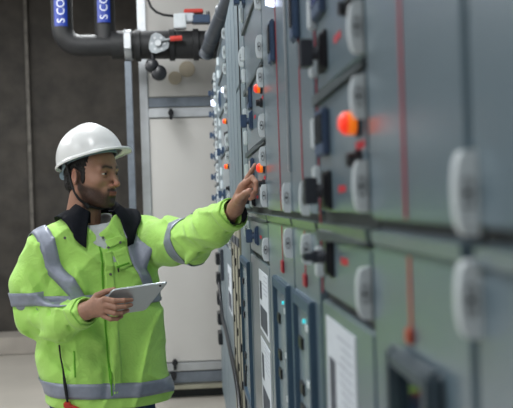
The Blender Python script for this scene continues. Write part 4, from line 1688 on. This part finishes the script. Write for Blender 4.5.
# placket, pocket, seams
fj = jacket
ribbon('placket', fj, [front_pt(112, 252), front_pt(113, 264), front_pt(114, 300), front_pt(116, 345), front_pt(120, 398)], .036, tf, M['lime'], jk, off=.002, thick=.004)
ribbon('zipper', fj, [front_pt(104, 247), front_pt(105, 264), front_pt(106, 300), front_pt(108, 345), front_pt(112, 398)], .006, tf, M['seamdark'], jk, off=.003)
ribbon('chest_pocket', fj, [front_pt(122, 262), front_pt(138, 257)], .075, tf, M['lime'], jk, off=.002, thick=.0035, nv=9)
ribbon('pocket_flap', fj, [front_pt(112, 245), front_pt(131, 238)], .030, tf, M['lime'], jk, off=.004, thick=.004, nv=7)
ribbon('pocket_zip', fj, [front_pt(121, 268), front_pt(137, 264)], .006, tf, M['seamdark'], jk, off=.0045)
p = march(fj, front_pt(122.5, 269)[None].astype(F4), V(*tf)[None], off=.004)[0]
MB().tube([Vector(p.tolist()), Vector((p + V(0.002, -.003, -.014)).tolist())], .003, 8).build('zip_pull', M['strap'], jk)
ribbon('pocket_seam', fj, [front_pt(72, 350), front_pt(73, 376)], .004, tf, M['seamdark'], jk, off=.002)
for (px, py) in ((113, 248), (127, 243), (114, 275), (66, 238), (108, 238)):
    p = march(fj, front_pt(px, py)[None].astype(F4), V(*tf)[None], off=.006)[0]
    MB().cyl(Vector(p.tolist()), Vector((p + T_F * .003).tolist()), .005, n=12).build('snap_button', M['brass'], jk)
# cuff hems
for (wr, pv, fn, r) in ((WRR, ARM_R[3], arm_r, .047), (WRL, ARM_L[3], arm_l, .049)):
    ax = (wr - pv) / np.linalg.norm(wr - pv)
    ring('cuff', fn, wr - ax * .022, ax, r + .05, .016, M['lime'], jk, off=.004, n=48, thick=.004)
    cu_ = MB().tube([Vector((wr - ax * .03).tolist()), Vector((wr + ax * .006).tolist())], [r * .86, r * .9], 28, cap=False)
    cu_.build('cuff_lining', M['navy'], jk, smooth=True)


# collar
def collar():
    c0 = A3(97, 221, 3.445).astype(float)
    up = np.array((-0.02, 0.10, 1.0))
    up /= np.linalg.norm(up)
    fr = T_F - up * (T_F @ up)
    fr /= np.linalg.norm(fr)
    lf = np.cross(up, fr) * -1
    if lf @ T_L < 0:
        lf = -lf
    n, Qo = 81, []
    for i in range(n):
        t = -1 + 2 * i / (n - 1)            # -1 his right point ... +1 his left point
        a = t * math.radians(146)           # 0 = nape
        dv = -fr * math.cos(a) + lf * math.sin(a)
        f = abs(t)
        ro = .069 + .005 * f
        hgt = .080 - .056 * f ** 2.6
        fall = .098 + .034 * max(0, f - .45) / .55
        out = .050 + .016 * f
        row = []
        base_ = c0 + dv * (ro * 1.05) + up * -.012
        top_ = c0 + dv * ro + up * hgt
        fold_ = c0 + dv * (ro + .012) + up * (hgt + .004)
        edge = c0 + dv * (ro + out) + up * (hgt - fall)
        row.append(base_)
        row.append(.5 * base_ + .5 * top_)
        row.append(top_)
        row.append(fold_)
        for k_ in (.25, .5, .75, 1.0):
            row.append(fold_ * (1 - k_) + edge * k_ + dv * .008 * math.sin(math.pi * k_))
        Qo.append(row)
    Qo = np.array(Qo)
    # flare part must lie on the jacket, not inside
    fl = Qo[:, 4:].reshape(-1, 3).astype(F4)
    for _ in range(10):
        d = jacket(fl)
        push = np.maximum(.014 - d, 0)
        fl = fl + grad(jacket, fl) * push[:, None]
    Qo[:, 4:] = fl.reshape(n, -1, 3)
    return strip_mesh('collar', Qo, M['navy'], jk, .004)


collar()


def jeans_sdf(P):
    d = legs(P, .014)
    dt, _, _ = trunk_raw(P, -.04)
    dt = smax(dt, P[..., 2] - 1.0, 0.01)
    dt = smax(dt, .80 - P[..., 2], 0.02)
    d = smin(d, dt, 0.06)
    d = smax(d, .055 - P[..., 2], .01)
    return (d - .004 * wob(P, 33, .7)).astype(F4)


v, q = surface(jeans_sdf, (-1.05, 3.15, 0.03), (-0.1, 3.8, 1.02), 0.008)
mesh_obj('jeans', v, q, M['denim'], person)
for ft in (FOOT_R, FOOT_L):
    def boot(P, ft=ft):
        a = ft + np.array((0, .03, 0))
        d = cone(P, a + np.array((0, 0, .05)), ft + T_F * .17 + np.array((0, 0, .038)), .05, .042)
        d = smin(d, cone(P, a + np.array((0, 0, .05)), a + np.array((0, 0, .16)), .05, .058), .03)
        return smax(d, .004 - P[..., 2], .006).astype(F4)
    lo, hi = around([ft, ft + T_F * .17 + np.array((0, 0, .18))], .08)
    lo[2] = -0.01
    v, q = surface(boot, lo, hi, .006)
    mesh_obj('boot', v, q, M['boot'], person)

# ---------------------------------------------------------------- tablet in his right hand
A_, B_, C_ = A3(112.5, 289, 3.135), A3(168.5, 281, 3.135), A3(141.5, 310.5, 3.185)
A_, B_, C_ = [x.astype(float) for x in (A_, B_, C_)]
D_ = C_ - (B_ - A_) * .93
cen = (A_ + B_ + C_ + D_) / 4
tb = thing('tablet', 'thin silver tablet held in the worker\'s lower hand', 'tablet', tuple(cen))
ex, ey = (B_ - A_), (D_ - A_)
nz_ = np.cross(ex, ey)
nz_ /= np.linalg.norm(nz_)
if nz_[1] > 0:
    nz_ = -nz_
rc = .012


def rounded(ins):
    poly = []
    lx, ly = np.linalg.norm(ex), np.linalg.norm(ey)
    ux, uy = ex / lx, ey / ly
    for (cx, cy, a0) in ((rc, rc, 180), (lx - rc, rc, 270), (lx - rc, ly - rc, 0), (rc, ly - rc, 90)):
        for k_ in range(5):
            a = math.radians(a0 + 90 * k_ / 4)
            poly.append(A_ + ux * (cx + (rc - ins) * math.cos(a)) + uy * (cy + (rc - ins) * math.sin(a)))
    return poly


r0, r1, r2 = rounded(0.0), rounded(.0035), rounded(.007)
vs = [p for p in r0] + [p + nz_ * .003 for p in r0] + [p + nz_ * .006 for p in r1]
n_ = len(r0)
fs = [tuple(range(n_)), tuple(range(2 * n_, 3 * n_))]
for L in range(2):
    fs += [(L * n_ + i, L * n_ + (i + 1) % n_, (L + 1) * n_ + (i + 1) % n_, (L + 1) * n_ + i) for i in range(n_)]
MB().add(vs, fs).build('back_shell', M['tab_back'], tb)
MB().prism([Vector((p - nz_ * .0002).tolist()) for p in r2], Vector((-nz_ * .0012).tolist())).build('screen', M['tab_screen'], tb)
pc = B_ + (A_ - B_) * .10 + (C_ - B_) * .10 + nz_ * .006
MB().cyl(Vector(pc.tolist()), Vector((pc + nz_ * .0012).tolist()), .004, n=14).build('camera_lens', M['tab_screen'], tb)

# ---------------------------------------------------------------- cord and red clip at the hem
pp = [(57, 344), (59, 356), (61, 368), (62.5, 382), (64, 392), (65, 401)]
P0 = np.array([front_pt(*q_) for q_ in pp]).astype(F4)
Qp = march(jacket, P0, np.broadcast_to(V(*tf), P0.shape), off=.006).astype(float)
Qp[-1] = Qp[-2] + np.array((.003, 0, -.03))
tag(MB().tube([Vector((x + T_F * .006).tolist()) for x in Qp], [.003, .003, .003, .006, .006, .004], 8).build('black_cord', M['strap'], smooth=True),
    'black cord hanging down the front of the lime jacket to the red clip', 'cord')
e = Vector(Qp[-1].tolist())
mb = MB().box(e.x - .012, e.x + .012, e.y - .01, e.y + .01, e.z - .022, e.z, c=.004)
mb.tube([e + Vector((0, 0, -.015)), e + Vector((.03, 0, -.028)), e + Vector((.062, .0, -.045))], [.011, .010, .008], 10)
mb.tube([e + Vector((0, 0, -.015)), e + Vector((.004, 0, -.06)), e + Vector((.012, 0, -.10))], [.010, .009, .008], 10)
tag(mb.build('lanyard_clip', M['red_lever'], smooth=True), 'red plastic clip hanging at the jacket hem', 'clip')
